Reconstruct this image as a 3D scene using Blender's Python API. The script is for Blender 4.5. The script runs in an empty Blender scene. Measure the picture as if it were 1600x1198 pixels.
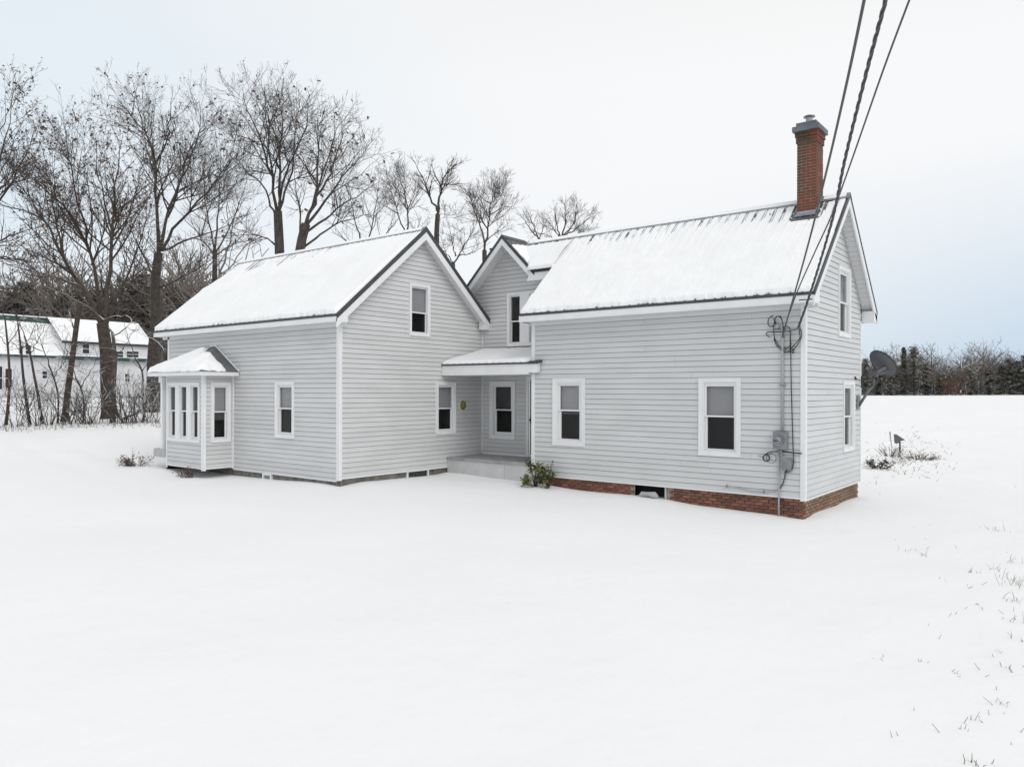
import bpy, math, random
import numpy as np
from mathutils import Vector
random.seed(7)
RNG = np.random.default_rng(11)
S = bpy.context.scene
COL = S.collection

# ------------------------------------------------------------------ camera, world, sun, exposure
CAM = np.array([4.89325, -15.83925, 2.1775])
YAW = .670; F = 1177.8; SHY = 12.17
cam_d = bpy.data.cameras.new('camera')
cam = bpy.data.objects.new('camera', cam_d); COL.objects.link(cam)
cam.location = CAM
from mathutils import Matrix
cam.rotation_euler = (Matrix.Rotation(YAW, 4, 'Z') @ Matrix.Rotation(math.pi/2, 4, 'X') @ Matrix.Rotation(.003, 4, 'Z')).to_euler()
cam_d.sensor_width = 36; cam_d.lens = 36*F/1600; cam_d.shift_y = SHY/1600
cam_d.clip_start = .05; cam_d.clip_end = 3000
S.camera = cam

SUN_EL, SUN_ROT = 40, 108          # degrees; rotation clockwise from +Y (north)
w = bpy.data.worlds.new('World'); S.world = w; w.use_nodes = True
nt = w.node_tree; nt.nodes.clear()
def WN(t, **k):
    n = nt.nodes.new(t)
    for a, b in k.items(): setattr(n, a, b)
    return n
out = WN('ShaderNodeOutputWorld'); bg = WN('ShaderNodeBackground')
sky = WN('ShaderNodeTexSky', sky_type='NISHITA', sun_disc=False)
sky.sun_elevation = math.radians(SUN_EL); sky.sun_rotation = math.radians(SUN_ROT)
sky.air_density = 1; sky.dust_density = 2
tc = WN('ShaderNodeTexCoord'); mp = WN('ShaderNodeMapping'); mp.inputs['Scale'].default_value = (1, 1, 2.2)
no = WN('ShaderNodeTexNoise'); no.inputs['Scale'].default_value = 1.3; no.inputs['Detail'].default_value = 4; no.inputs['Roughness'].default_value = .45
rp = WN('ShaderNodeValToRGB')
rp.color_ramp.elements[0].position = .36; rp.color_ramp.elements[0].color = (.72, .84, .93, 1)
rp.color_ramp.elements[1].position = .62; rp.color_ramp.elements[1].color = (.93, .955, .98, 1)
# the cloud sheet is brightest on the side behind the house and thins to a bluer band low down
sc = WN('ShaderNodeVectorMath', operation='SCALE'); sc.inputs['Scale'].default_value = 10
sep = WN('ShaderNodeSeparateXYZ')
dt = WN('ShaderNodeVectorMath', operation='DOT_PRODUCT')
GLOW = Vector((-.28, .9, .42)).normalized(); dt.inputs[1].default_value = GLOW
mr = WN('ShaderNodeMapRange'); mr.inputs['From Min'].default_value = .55; mr.inputs['From Max'].default_value = 1
mr.inputs['To Min'].default_value = 0; mr.inputs['To Max'].default_value = 1
mg = WN('ShaderNodeMix', data_type='RGBA'); mg.inputs['B'].default_value = (1, 1, 1, 1)
low = WN('ShaderNodeMapRange'); low.inputs['From Min'].default_value = 0; low.inputs['From Max'].default_value = .28
low.inputs['To Min'].default_value = 1; low.inputs['To Max'].default_value = 0
east = WN('ShaderNodeVectorMath', operation='DOT_PRODUCT'); east.inputs[1].default_value = (.35, .94, 0)
er = WN('ShaderNodeMapRange'); er.inputs['From Min'].default_value = .6; er.inputs['From Max'].default_value = .93
er.inputs['To Min'].default_value = 0; er.inputs['To Max'].default_value = .95
mul = WN('ShaderNodeMath', operation='MULTIPLY')
mb = WN('ShaderNodeMix', data_type='RGBA'); mb.inputs['B'].default_value = (.50, .66, .83, 1)
mix = WN('ShaderNodeMix', data_type='RGBA'); mix.inputs['Factor'].default_value = .93
L = nt.links.new
L(tc.outputs['Generated'], mp.inputs['Vector']); L(mp.outputs[0], no.inputs['Vector']); L(no.outputs['Fac'], rp.inputs['Fac'])
L(tc.outputs['Generated'], dt.inputs[0]); L(dt.outputs['Value'], mr.inputs['Value'])
L(mr.outputs[0], mg.inputs['Factor']); L(rp.outputs[0], mg.inputs['A'])
L(tc.outputs['Generated'], sep.inputs[0]); L(sep.outputs['Z'], low.inputs['Value'])
L(tc.outputs['Generated'], east.inputs[0]); L(east.outputs['Value'], er.inputs['Value'])
L(low.outputs[0], mul.inputs[0]); L(er.outputs[0], mul.inputs[1]); L(mul.outputs[0], mb.inputs['Factor'])
zen = WN('ShaderNodeMapRange'); zen.inputs['From Min'].default_value = .38; zen.inputs['From Max'].default_value = .75
mz = WN('ShaderNodeMix', data_type='RGBA'); mz.inputs['B'].default_value = (.87, .86, .84, 1)
L(sep.outputs['Z'], zen.inputs['Value']); L(zen.outputs[0], mz.inputs['Factor']); L(mg.outputs['Result'], mz.inputs['A'])
L(mz.outputs['Result'], mb.inputs['A']); L(mb.outputs['Result'], sc.inputs[0])
L(sky.outputs[0], mix.inputs['A']); L(sc.outputs[0], mix.inputs['B'])
L(mix.outputs['Result'], bg.inputs['Color']); bg.inputs['Strength'].default_value = .1
L(bg.outputs[0], out.inputs['Surface'])

sun_d = bpy.data.lights.new('sun', 'SUN'); sun_d.energy = 1.1; sun_d.angle = math.radians(40); sun_d.color = (1, .97, .93)
sun = bpy.data.objects.new('sun', sun_d); COL.objects.link(sun)
_el, _az = math.radians(SUN_EL), math.radians(SUN_ROT)
sdir = Vector((math.sin(_az)*math.cos(_el), math.cos(_az)*math.cos(_el), math.sin(_el)))
sun.rotation_euler = sdir.to_track_quat('Z', 'Y').to_euler()
S.view_settings.view_transform = 'Standard'; S.view_settings.look = 'None'
S.view_settings.exposure = 0; S.view_settings.gamma = 1; S.view_settings.use_curve_mapping = False

# ------------------------------------------------------------------ survey helpers (camera ray to world point)
_fw = np.array([-math.sin(YAW), math.cos(YAW), 0]); _rt = np.array([math.cos(YAW), math.sin(YAW), 0]); _up = np.array([0, 0, 1.])
_c, _s = math.cos(.003), math.sin(.003)
RV = _c*_rt+_s*_up; UV = -_s*_rt+_c*_up
def ray(u, v): return _fw+RV*(u-800)/F-UV*(v-599-SHY)/F
def dep(u, v, Z): return CAM+ray(u, v)*Z
def onz(u, v, z):
    d = ray(u, v); return CAM+d*(z-CAM[2])/d[2]

# ------------------------------------------------------------------ materials
M = {}
def mat(name, col, rough=.7, metal=0, nscale=None, namt=.15, bump=0, bscale=40, col2=None, lo=.35, hi=.65, rand=0, spec=.5, detail=6, stretch=None):
    m = bpy.data.materials.new(name); m.use_nodes = True; t = m.node_tree; b = t.nodes['Principled BSDF']
    b.inputs['Roughness'].default_value = rough; b.inputs['Metallic'].default_value = metal
    b.inputs['Specular IOR Level'].default_value = spec
    b.inputs['Base Color'].default_value = (*col, 1)
    N = t.nodes.new; K = t.links.new
    tcn = N('ShaderNodeTexCoord'); vec = tcn.outputs['Object']
    if stretch:
        mm = N('ShaderNodeMapping'); mm.inputs['Scale'].default_value = stretch; K(vec, mm.inputs[0]); vec = mm.outputs[0]
    last = None
    if nscale:
        n = N('ShaderNodeTexNoise'); n.inputs['Scale'].default_value = nscale; n.inputs['Detail'].default_value = detail; K(vec, n.inputs['Vector'])
        r = N('ShaderNodeValToRGB'); r.color_ramp.elements[0].position = lo; r.color_ramp.elements[1].position = hi
        c2 = col2 or tuple(min(1, c*(1+namt)) for c in col); c1 = col if col2 else tuple(c*(1-namt) for c in col)
        r.color_ramp.elements[0].color = (*c1, 1); r.color_ramp.elements[1].color = (*c2, 1)
        K(n.outputs['Fac'], r.inputs['Fac']); last = r.outputs[0]; K(last, b.inputs['Base Color'])
    if rand:
        oi = N('ShaderNodeObjectInfo'); h = N('ShaderNodeHueSaturation')
        q = N('ShaderNodeMapRange'); q.inputs['To Min'].default_value = 1-rand; q.inputs['To Max'].default_value = 1+rand
        K(oi.outputs['Random'], q.inputs['Value']); K(q.outputs[0], h.inputs['Value'])
        if last: K(last, h.inputs['Color'])
        else: h.inputs['Color'].default_value = (*col, 1)
        K(h.outputs[0], b.inputs['Base Color'])
    if bump:
        n2 = N('ShaderNodeTexNoise'); n2.inputs['Scale'].default_value = bscale; n2.inputs['Detail'].default_value = 5; K(vec, n2.inputs['Vector'])
        bp = N('ShaderNodeBump'); bp.inputs['Strength'].default_value = bump; bp.inputs['Distance'].default_value = .02
        K(n2.outputs['Fac'], bp.inputs['Height']); K(bp.outputs[0], b.inputs['Normal'])
    M[name] = m
    return m
mat('siding', (.575, .578, .58), .55, nscale=.9, namt=.04, rand=.02, bump=.05, bscale=60, stretch=(1, 1, 3))
mat('sheathing_shadow', (.27, .27, .27), .8)  # backing darkened so the slot under each lap reads as a shadow line
mat('white_trim', (.74, .745, .75), .45, nscale=3, namt=.03)
mat('white_vinyl', (.72, .725, .73), .4)
mat('soffit', (.66, .665, .67), .5)
mat('dark_metal', (.045, .047, .05), .45, nscale=4, namt=.2)
mat('roof_metal', (.13, .135, .14), .4, metal=.3, nscale=2, namt=.2)
mat('galvanised', (.30, .33, .37), .4, metal=.5, nscale=6, namt=.2)
mat('snow', (.86, .868, .878), .75, nscale=.25, namt=.012, bump=.8, bscale=3.2, spec=.3)
mat('roof_snow', (.86, .865, .875), .8, nscale=1.5, namt=.02, bump=.5, bscale=14, spec=.3)
mat('mortar', (.33, .27, .22), .9, nscale=9, namt=.25)
mat('mortar_pale', (.27, .23, .18), .9, nscale=4, namt=.3)
mat('brick_red', (.11, .046, .033), .85, nscale=4, col2=(.215, .092, .062), rand=.38, bump=.4, bscale=60)
mat('brick_worn', (.17, .065, .035), .9, nscale=3.5, col2=(.23, .17, .11), lo=.42, hi=.62, rand=.28, bump=.4, bscale=60)
mat('brick_chimney', (.19, .056, .036), .85, nscale=1.9, col2=(.08, .06, .038), lo=.40, hi=.56, rand=.25, bump=.4, bscale=60)
mat('stone', (.11, .10, .085), .9, nscale=5, col2=(.21, .20, .185), bump=.6, bscale=12)
mat('dark_void', (.012, .012, .013), .9)
mat('room', (.085, .085, .088), .9)
mat('blind', (.50, .50, .50), .7)
mat('curtain', (.40, .40, .405), .8)
mat('porch_paint', (.52, .52, .52), .5, nscale=2, namt=.08)
mat('porch_floor', (.30, .30, .305), .5, nscale=3, namt=.15)
mat('concrete', (.42, .42, .42), .85, nscale=4, namt=.1)
mat('door_grey', (.22, .23, .245), .5)
mat('brass_dark', (.03, .028, .025), .4, metal=.6)
mat('cap_slate', (.11, .125, .145), .55, metal=.1, nscale=3, namt=.2)
mat('cable', (.016, .016, .017), .5)
mat('cable_grey', (.07, .07, .072), .55)
mat('meter_grey', (.23, .235, .24), .45, metal=.3, nscale=8, namt=.15)
mat('conduit', (.36, .37, .38), .5)
mat('dish_grey', (.085, .09, .097), .5)
mat('wreath_yellow', (.36, .30, .10), .9, nscale=30, col2=(.12, .13, .05))
mat('wreath_rim', (.75, .74, .68), .7)
mat('leaf_green', (.05, .075, .018), .45, nscale=9, col2=(.30, .28, .085), lo=.45, hi=.7, rand=.2)
mat('leaf_brown', (.075, .038, .024), .8, nscale=4, col2=(.13, .07, .042))
mat('leaf_red', (.085, .035, .035), .7, nscale=9, col2=(.17, .10, .10))
mat('pale_stalk', (.26, .22, .17), .9, nscale=5, namt=.3)
mat('dry_stalk', (.13, .10, .07), .9, nscale=5, namt=.3)
mat('stalk_dark', (.05, .035, .028), .9, nscale=5, namt=.3)
mat('needles', (.075, .08, .066), .8, nscale=.35, col2=(.19, .18, .16))  # lightened to put the haze of distance into the colour
mat('far_twigs', (.12, .105, .095), .9, nscale=.09, col2=(.21, .18, .155))  # paler grey-brown stands in for distance haze and frosted twigs
mat('green_paint', (.02, .055, .05), .6, nscale=1.4, col2=(.35, .38, .38), lo=.5, hi=.68)
mat('far_white', (.62, .62, .63), .7, nscale=1, namt=.06)
mat('glass_dark', (.02, .021, .023), .1)
def bark(name, c1, c2, snow):
    m = mat(name, c1, .9, nscale=5, col2=c2, bump=.5, bscale=18)
    t = m.node_tree; b = t.nodes['Principled BSDF']; N = t.nodes.new; K = t.links.new
    src = b.inputs['Base Color'].links[0].from_socket
    g = N('ShaderNodeNewGeometry'); s = N('ShaderNodeSeparateXYZ'); K(g.outputs['True Normal'], s.inputs[0])
    n = N('ShaderNodeTexNoise'); n.inputs['Scale'].default_value = 1.1; n.inputs['Detail'].default_value = 3
    tcn = N('ShaderNodeTexCoord'); K(tcn.outputs['Object'], n.inputs['Vector'])
    a = N('ShaderNodeMath'); a.operation = 'ADD'; K(s.outputs['Z'], a.inputs[0]); K(n.outputs['Fac'], a.inputs[1])
    r = N('ShaderNodeMapRange'); r.inputs['From Min'].default_value = 1.5-snow; r.inputs['From Max'].default_value = 1.6-snow
    K(a.outputs[0], r.inputs['Value'])
    x = N('ShaderNodeMix'); x.data_type = 'RGBA'; x.inputs['B'].default_value = (.8, .81, .83, 1)
    K(r.outputs[0], x.inputs['Factor']); K(src, x.inputs['A']); K(x.outputs['Result'], b.inputs['Base Color'])
bark('bark', (.035, .028, .023), (.075, .062, .053), .3)
bark('bark_brown', (.034, .025, .019), (.08, .058, .045), .25)
bark('bark_snowy', (.045, .036, .03), (.10, .085, .075), .85)
def glass(name, tint, refl):
    m = bpy.data.materials.new(name); m.use_nodes = True; t = m.node_tree; t.nodes.clear(); N = t.nodes.new; K = t.links.new
    o = N('ShaderNodeOutputMaterial'); mx = N('ShaderNodeMixShader'); tr = N('ShaderNodeBsdfTransparent'); gl = N('ShaderNodeBsdfGlossy')
    tr.inputs[0].default_value = (tint, tint, tint*1.01, 1); gl.inputs['Roughness'].default_value = .03
    lw = N('ShaderNodeFresnel'); lw.inputs['IOR'].default_value = 1.45
    a = N('ShaderNodeMath'); a.operation = 'MULTIPLY'; a.inputs[1].default_value = refl; K(lw.outputs[0], a.inputs[0])
    g = N('ShaderNodeNewGeometry'); iv = N('ShaderNodeMath'); iv.operation = 'SUBTRACT'; iv.inputs[0].default_value = 1; K(g.outputs['Backfacing'], iv.inputs[1])
    a2 = N('ShaderNodeMath'); a2.operation = 'MULTIPLY'; K(a.outputs[0], a2.inputs[0]); K(iv.outputs[0], a2.inputs[1]); K(a2.outputs[0], mx.inputs[0]); K(tr.outputs[0], mx.inputs[1]); K(gl.outputs[0], mx.inputs[2]); K(mx.outputs[0], o.inputs[0])
    M[name] = m
glass('pane_clear', .88, 1.0); glass('pane_screen', .62, .9)

# ------------------------------------------------------------------ mesh builder and object helpers
class MB:
    def __init__(s): s.v = []; s.f = []
    def add(s, vs, fs):
        b = len(s.v); s.v += [tuple(map(float, p)) for p in vs]; s.f += [tuple(i+b for i in f) for f in fs]
    def box(s, x0, x1, y0, y1, z0, z1, mp=None):
        P = [(x, y, z) for z in (z0, z1) for y in (y0, y1) for x in (x0, x1)]
        if mp: P = [mp(*p) for p in P]
        fs = [(0, 2, 3, 1), (4, 5, 7, 6), (0, 1, 5, 4), (2, 6, 7, 3), (0, 4, 6, 2), (1, 3, 7, 5)]
        s.add(P, [f[::-1] for f in fs] if mp else fs)
    def ring(s, u0, u1, z0, z1, w, n0, n1, mp, wt=None, wb=None):
        wt = w if wt is None else wt; wb = w if wb is None else wb
        s.box(u0, u1, n0, n1, z1-wt, z1, mp); s.box(u0, u1, n0, n1, z0, z0+wb, mp)
        s.box(u0, u0+w, n0, n1, z0+wb, z1-wt, mp); s.box(u1-w, u1, n0, n1, z0+wb, z1-wt, mp)
    def prism(s, poly, a0, a1, axis):      # poly in the two other axes, extruded along axis
        n = len(poly)
        def P(p, a): return (a, p[0], p[1]) if axis == 'x' else ((p[0], a, p[1]) if axis == 'y' else (p[0], p[1], a))
        s.add([P(p, a0) for p in poly]+[P(p, a1) for p in poly],
              [tuple(range(n)), tuple(range(2*n-1, n-1, -1))]+[(i, (i+1) % n, n+(i+1) % n, n+i) for i in range(n)])
    def tube(s, pts, rad, sides=8, caps=True):
        pts = np.asarray(pts, float); n = len(pts)
        rad = np.full(n, rad) if np.isscalar(rad) else np.asarray(rad, float)
        T = np.gradient(pts, axis=0); T /= np.linalg.norm(T, axis=1)[:, None]+1e-12
        ref = np.array([0, 0, 1.]) if abs(T[0][2]) < .9 else np.array([1., 0, 0])
        A = np.cross(T, ref); A /= np.linalg.norm(A, axis=1)[:, None]+1e-12; B = np.cross(T, A)
        an = np.arange(sides)*2*math.pi/sides
        V = pts[:, None]+rad[:, None, None]*(np.cos(an)[None, :, None]*A[:, None]+np.sin(an)[None, :, None]*B[:, None])
        f = [(i*sides+j, i*sides+(j+1) % sides, (i+1)*sides+(j+1) % sides, (i+1)*sides+j) for i in range(n-1) for j in range(sides)]
        if caps: f += [tuple(range(sides-1, -1, -1)), tuple((n-1)*sides+j for j in range(sides))]
        s.add(V.reshape(-1, 3), f)
    def disc(s, c, r, axis, d, sides=20):    # short cylinder
        c = np.array(c, float); ax = {'x': (1, 0, 0), 'y': (0, 1, 0), 'z': (0, 0, 1)}[axis]
        s.tube([c, c+np.array(ax)*d], r, sides)
    def mesh(s, name):
        me = bpy.data.meshes.new(name); me.from_pydata(s.v, [], s.f); me.update(); return me
def link(name, me, m=None, parent=None, smooth=False):
    if m is not None: me.materials.append(M[m])
    o = bpy.data.objects.new(name, me); COL.objects.link(o)
    if parent is not None:
        o.parent = parent
        if parent.get('_root'): o.location = -Vector(parent.location)
    if smooth: me.polygons.foreach_set('use_smooth', [True]*len(me.polygons))
    return o
def part(name, mb, m, parent, smooth=False): return link(name, mb.mesh(name), m, parent, smooth)
def tag(o, label=None, cat=None, group=None, kind=None):
    if label: o['label'] = label
    if cat: o['category'] = cat
    if group: o['group'] = group
    if kind: o['kind'] = kind
    return o
def thing(name, label, cat, loc, group=None):
    o = bpy.data.objects.new(name, None); COL.objects.link(o); o.location = Vector([float(c) for c in loc]); o.empty_display_size = .3
    o['_root'] = 1
    return tag(o, label, cat, group)
def fast_mesh(name, V, Fq, k):              # V (n,3), Fq (m,k)
    me = bpy.data.meshes.new(name); me.vertices.add(len(V)); me.vertices.foreach_set('co', np.asarray(V, np.float32).ravel())
    me.loops.add(Fq.size); me.loops.foreach_set('vertex_index', np.asarray(Fq, np.int32).ravel())
    me.polygons.add(len(Fq)); me.polygons.foreach_set('loop_start', np.arange(0, Fq.size, k, dtype=np.int32))
    me.update(calc_edges=True); me.validate(); return me
def vnoise(x, y, seed=0):                   # smooth value noise
    xi = np.floor(x).astype(np.int64); yi = np.floor(y).astype(np.int64); xf = x-xi; yf = y-yi
    def h(a, b):
        n = (a*374761393+b*668265263+seed*982451653) & 0xffffffff
        n = ((n ^ (n >> 13))*1274126177) & 0xffffffff
        return ((n ^ (n >> 16)) & 0xffff)/65535.
    u = xf*xf*(3-2*xf); v = yf*yf*(3-2*yf)
    return (h(xi, yi)*(1-u)+h(xi+1, yi)*u)*(1-v)+(h(xi, yi+1)*(1-u)+h(xi+1, yi+1)*u)*v-.5
def fbm(x, y, seed=0, o=3):
    r = 0; a = 1
    for i in range(o): r = r+a*vnoise(x*2**i, y*2**i, seed+i); a *= .5
    return r

def sm(x): x = np.clip(x, 0, 1); return x*x*(3-2*x)

# ------------------------------------------------------------------ house dimensions
RL = -6.957; RW = 4.378                    # right wing: x RL..0, y 0..RW
LX = -10.106; LY = -3.818; LYB = 1.635; LXL = -18.577
CY = 1.635                                 # centre wall
BX0, BX1, BY = -16.91, -14.864, -4.712     # bay

# ------------------------------------------------------------------ ground
ctl = [  # x, y, snow height
 (0, 0, -.44), (.1, .9, -.40), (.05, 2.2, -.43), (0, 4.3, -.42), (-.9, -.05, -.40), (-2.3, -.05, -.36), (-3.1, -.05, -.30), (-3.9, -.05, -.27), (-5.2, -.05, -.27), (-6.4, -.05, -.22),
 (-7.1, 0, -.19), (-8.0, .05, -.19), (-8.8, .05, -.18), (-9.6, .05, -.165), (-10.0, .1, -.17),
 (-10.05, -.4, -.20), (-10.05, -2.4, -.19), (-10.05, -3.1, -.19), (-10.0, -3.6, -.22), (-10.0, -3.85, -.235),
 (-10.6, -3.95, -.20), (-11.3, -3.95, -.20), (-12.5, -3.95, -.24), (-13.6, -3.95, -.25), (-14.7, -4.0, -.27), (-15.5, -4.4, -.30), (-15.3, -4.85, -.27), (-16.7, -4.8, -.16), (-16.95, -4.9, -.12),
 (-18.4, -4.5, -.10), (-19, -3, -.08), (-19, 1, -.05), (-15, 2, -.1), (-10, 5, -.15), (-4, 5.2, -.3), (-3, 2, -.35), (-15, -1, -.15),
 (1.5, -1.5, -.42), (2, 1, -.42), (2, 5, -.40), (0, -3, -.40), (-3, -3, -.34), (-6, -3, -.30), (-8, -2.2, -.22), (-8.5, -4, -.27),
 (-12, -6, -.27), (-16, -7, -.24), (-20, -8, -.2), (-6, -7, -.33), (-1, -7, -.36), (3, -7, -.36), (3, -12, -.36), (6, -14, -.36), (-2, -12, -.35), (-8, -12, -.33), (-14, -12, -.3),
 (5, -4, -.30), (8, -6, -.28), (6, 3, -.35), (10, 0, -.3), (-1, 12, -.40), (-1.5, 18, -.40), (8, 15, -.3), (8, -20, -.4), (20, -10, -.2), (20, 10, -.2),
]
def c3(u, v, Z): p = dep(u, v, Z); ctl.append((p[0], p[1], p[2]))
for u, v, Z in [(1350, 640, 60), (1590, 640, 60), (1480, 628, 110), (1350, 617.5, 215), (1600, 616.5, 215), (1000, 617, 230), (800, 617, 260), (1800, 616.5, 200), (2200, 616, 200),
                (20, 705, 27), (120, 700, 28), (200, 690, 29), (20, 672, 37), (120, 664, 38), (230, 660, 38.5), (10, 652, 44), (130, 648, 46), (230, 640, 47), (30, 622.5, 66), (200, 621.5, 76), (-300, 622, 70), (-100, 690, 30), (-250, 720, 28), (-100, 660, 40),
                (350, 640, 50), (500, 630, 60), (650, 628, 70), (300, 620, 95), (0, 618, 95), (600, 620, 95), (60, 614, 130), (400, 613, 150), (-600, 618, 120)]:
    c3(u, v, Z)
for a in range(0, 360, 30):
    for r, z in ((420, 1.6), (800, 1.7)): ctl.append((r*math.cos(math.radians(a)), r*math.sin(math.radians(a))+40, z))
for a in range(-150, -10, 28):
    for r, z in ((60, 0), (150, .6)): ctl.append((r*math.cos(math.radians(a)), r*math.sin(math.radians(a))-16, z))
ctl = np.array(ctl)
def phi(r): return np.sqrt(r*r+.04)          # smooth conical kernel: no overshoot far out
_P = ctl[:, :2]; _D = np.linalg.norm(_P[:, None]-_P[None], axis=2)
_A = phi(_D)+np.eye(len(_P))*.0; _n = len(_P)
_W = np.linalg.solve(np.block([[-_A-np.eye(_n)*.02, np.ones((_n, 1))], [np.ones((1, _n)), np.zeros((1, 1))]]), np.append(ctl[:, 2], 0))
def hg(x, y):
    x = np.atleast_1d(np.asarray(x, float)); y = np.atleast_1d(np.asarray(y, float)); z = np.full(x.shape, _W[-1])
    for i in range(_n): z -= _W[i]*phi(np.hypot(x-_P[i, 0], y-_P[i, 1]))
    d = np.hypot(x+6, y+4)
    z += .035*fbm(x*.35, y*.35, 3)*np.clip(d/14, .35, 2.5)+.012*fbm(x*1.6, y*1.6, 9)+.25*vnoise(x*.02, y*.02, 5)*np.clip((d-60)/120, 0, 1)
    rough = sm((x-.5-.25*(-y))/4+.3)*np.clip((70-d)/40, 0, 1)
    z += rough*(.05*fbm(x*.9+3, y*.55, 14)+.014*fbm(x*2.6, y*1.9, 15))
    z += .055*fbm(x*.16+y*.10, y*.30-x*.08, 17)*np.clip(1.3-d/30, .3, 1)
    # old wheel tracks crossing the drive left of the house
    t = x*.12+y*1.0+8.2-.4*np.sin(x*.11)
    wgt = np.clip((-17-x)/3, 0, 1)*np.clip((60+x)/20, 0, 1)
    z += wgt*(-.03*np.exp(-((t)/.22)**2)-.03*np.exp(-((t-1.5)/.22)**2)+.02*np.exp(-((t-.75)/.3)**2))
    return z
def g1(x, y): return float(hg(x, y)[0])
NG = 520; u = np.linspace(-1, 1, NG); k = 5.6
gx = -2+900*np.sinh(k*u)/math.sinh(k); gy = -5+900*np.sinh(k*u)/math.sinh(k)
X, Y = np.meshgrid(gx, gy); Z = hg(X.ravel(), Y.ravel())
V = np.stack([X.ravel(), Y.ravel(), Z], 1); i = np.arange(NG*NG).reshape(NG, NG)
Fq = np.stack([i[:-1, :-1], i[:-1, 1:], i[1:, 1:], i[1:, :-1]], -1).reshape(-1, 4)
ground = link('snow_ground', fast_mesh('snow_ground', V, Fq, 4), 'snow', smooth=True)
tag(ground, kind='structure')

# ------------------------------------------------------------------ farmhouse
house = thing('farmhouse', 'grey clapboard farmhouse with snow covered metal roofs and a tall brick chimney', 'house', (-8, 0, -.35))
def mF(y): return lambda u, n, z: (u, y-n, z)      # face looking towards -Y, n outward
def mG(x): return lambda u, n, z: (x+n, u, z)      # face looking towards +X
EXPO = .125
def clad(m, lf, rf, z0, z1, opens, breaks, seams=0, phase=0., name='siding_board', lip=.017):
    """boards on the face m between lf(z) and rf(z); opens = (u0,u1,z0,z1). each course is one object"""
    wall = MB()
    def spans(za, zb, extra=()):
        zm = (za+zb)/2; L0, R0, L1, R1 = lf(za+1e-6), rf(za+1e-6), lf(zb-1e-6), rf(zb-1e-6)
        cuts = sorted([(o[0], o[1]) for o in opens if o[2] <= zm <= o[3]]+list(extra))
        cur = (L0, L1); res = []
        for a, b in cuts:
            if a > max(cur): res.append((cur[0], a, cur[1], a))
            cur = (max(b, cur[0]), max(b, cur[1]))
        if R0 > cur[0]+1e-4 or R1 > cur[1]+1e-4: res.append((cur[0], max(R0, cur[0]), cur[1], max(R1, cur[1])))
        return res
    zs = sorted(set([z0, z1]+[b for b in breaks if z0 < b < z1]+[b for o in opens for b in o[2:4] if z0 < b < z1]))
    for za, zb in zip(zs[:-1], zs[1:]):
        for a, b, c, d in spans(za, zb): wall.add([m(a, -.003, za), m(b, -.003, za), m(d, -.003, zb), m(c, -.003, zb)], [(0, 1, 2, 3)])
    W = part('wall', wall, 'sheathing_shadow', house)
    z = z0+phase-(EXPO if phase > 0 else 0); r = random.Random(int(z1*1000+z0*77))
    while z < z1-.01:
        a0 = max(z, z0); a1 = min(z+EXPO-.010, z1); Q = []  # board stops short; the dark backing shows as its shadow line
        if a1 <= a0+.005: z += EXPO; continue
        sl = []
        for _ in range(seams):
            if r.random() < .3:
                s0 = lf(a0)+(rf(a0)-lf(a0))*r.uniform(.08, .92); sl.append((s0, s0+.003))
        bs = sorted(set([a0, a1]+[b for b in breaks if a0 < b < a1]+[b for o in opens for b in o[2:4] if a0 < b < a1]))
        off = lambda q: .001+lip*(1-(q-z)/EXPO)
        for za, zb in zip(bs[:-1], bs[1:]):
            for a, b, c, d in spans(za, zb, sl):
                o0, o1 = off(za), off(zb)
                g = [q for q in Q if abs(q[0]-za) < 1e-6 and min(q[2], max(b, d)) > max(q[1], min(a, c))]
                if g:
                    mb = g[0][3]
                    for q in g[1:]:
                        if q[3] is not mb:
                            old = q[3]; mb.add(old.v, old.f); old.f = []
                            for q2 in Q:
                                if q2[3] is old: q2[3] = mb
                else: mb = MB()
                Q.append([zb, min(a, c), max(b, d), mb])
                mb.add([m(a, o0, za), m(b, o0, za), m(d, o1, zb), m(c, o1, zb), m(a, 0, za), m(b, 0, za)], [(0, 1, 2, 3), (4, 5, 1, 0)])
        for mb in {id(q[3]): q[3] for q in Q}.values():
            if mb.f: part(name, mb, 'siding', W)
        z += EXPO
    return W

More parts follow.
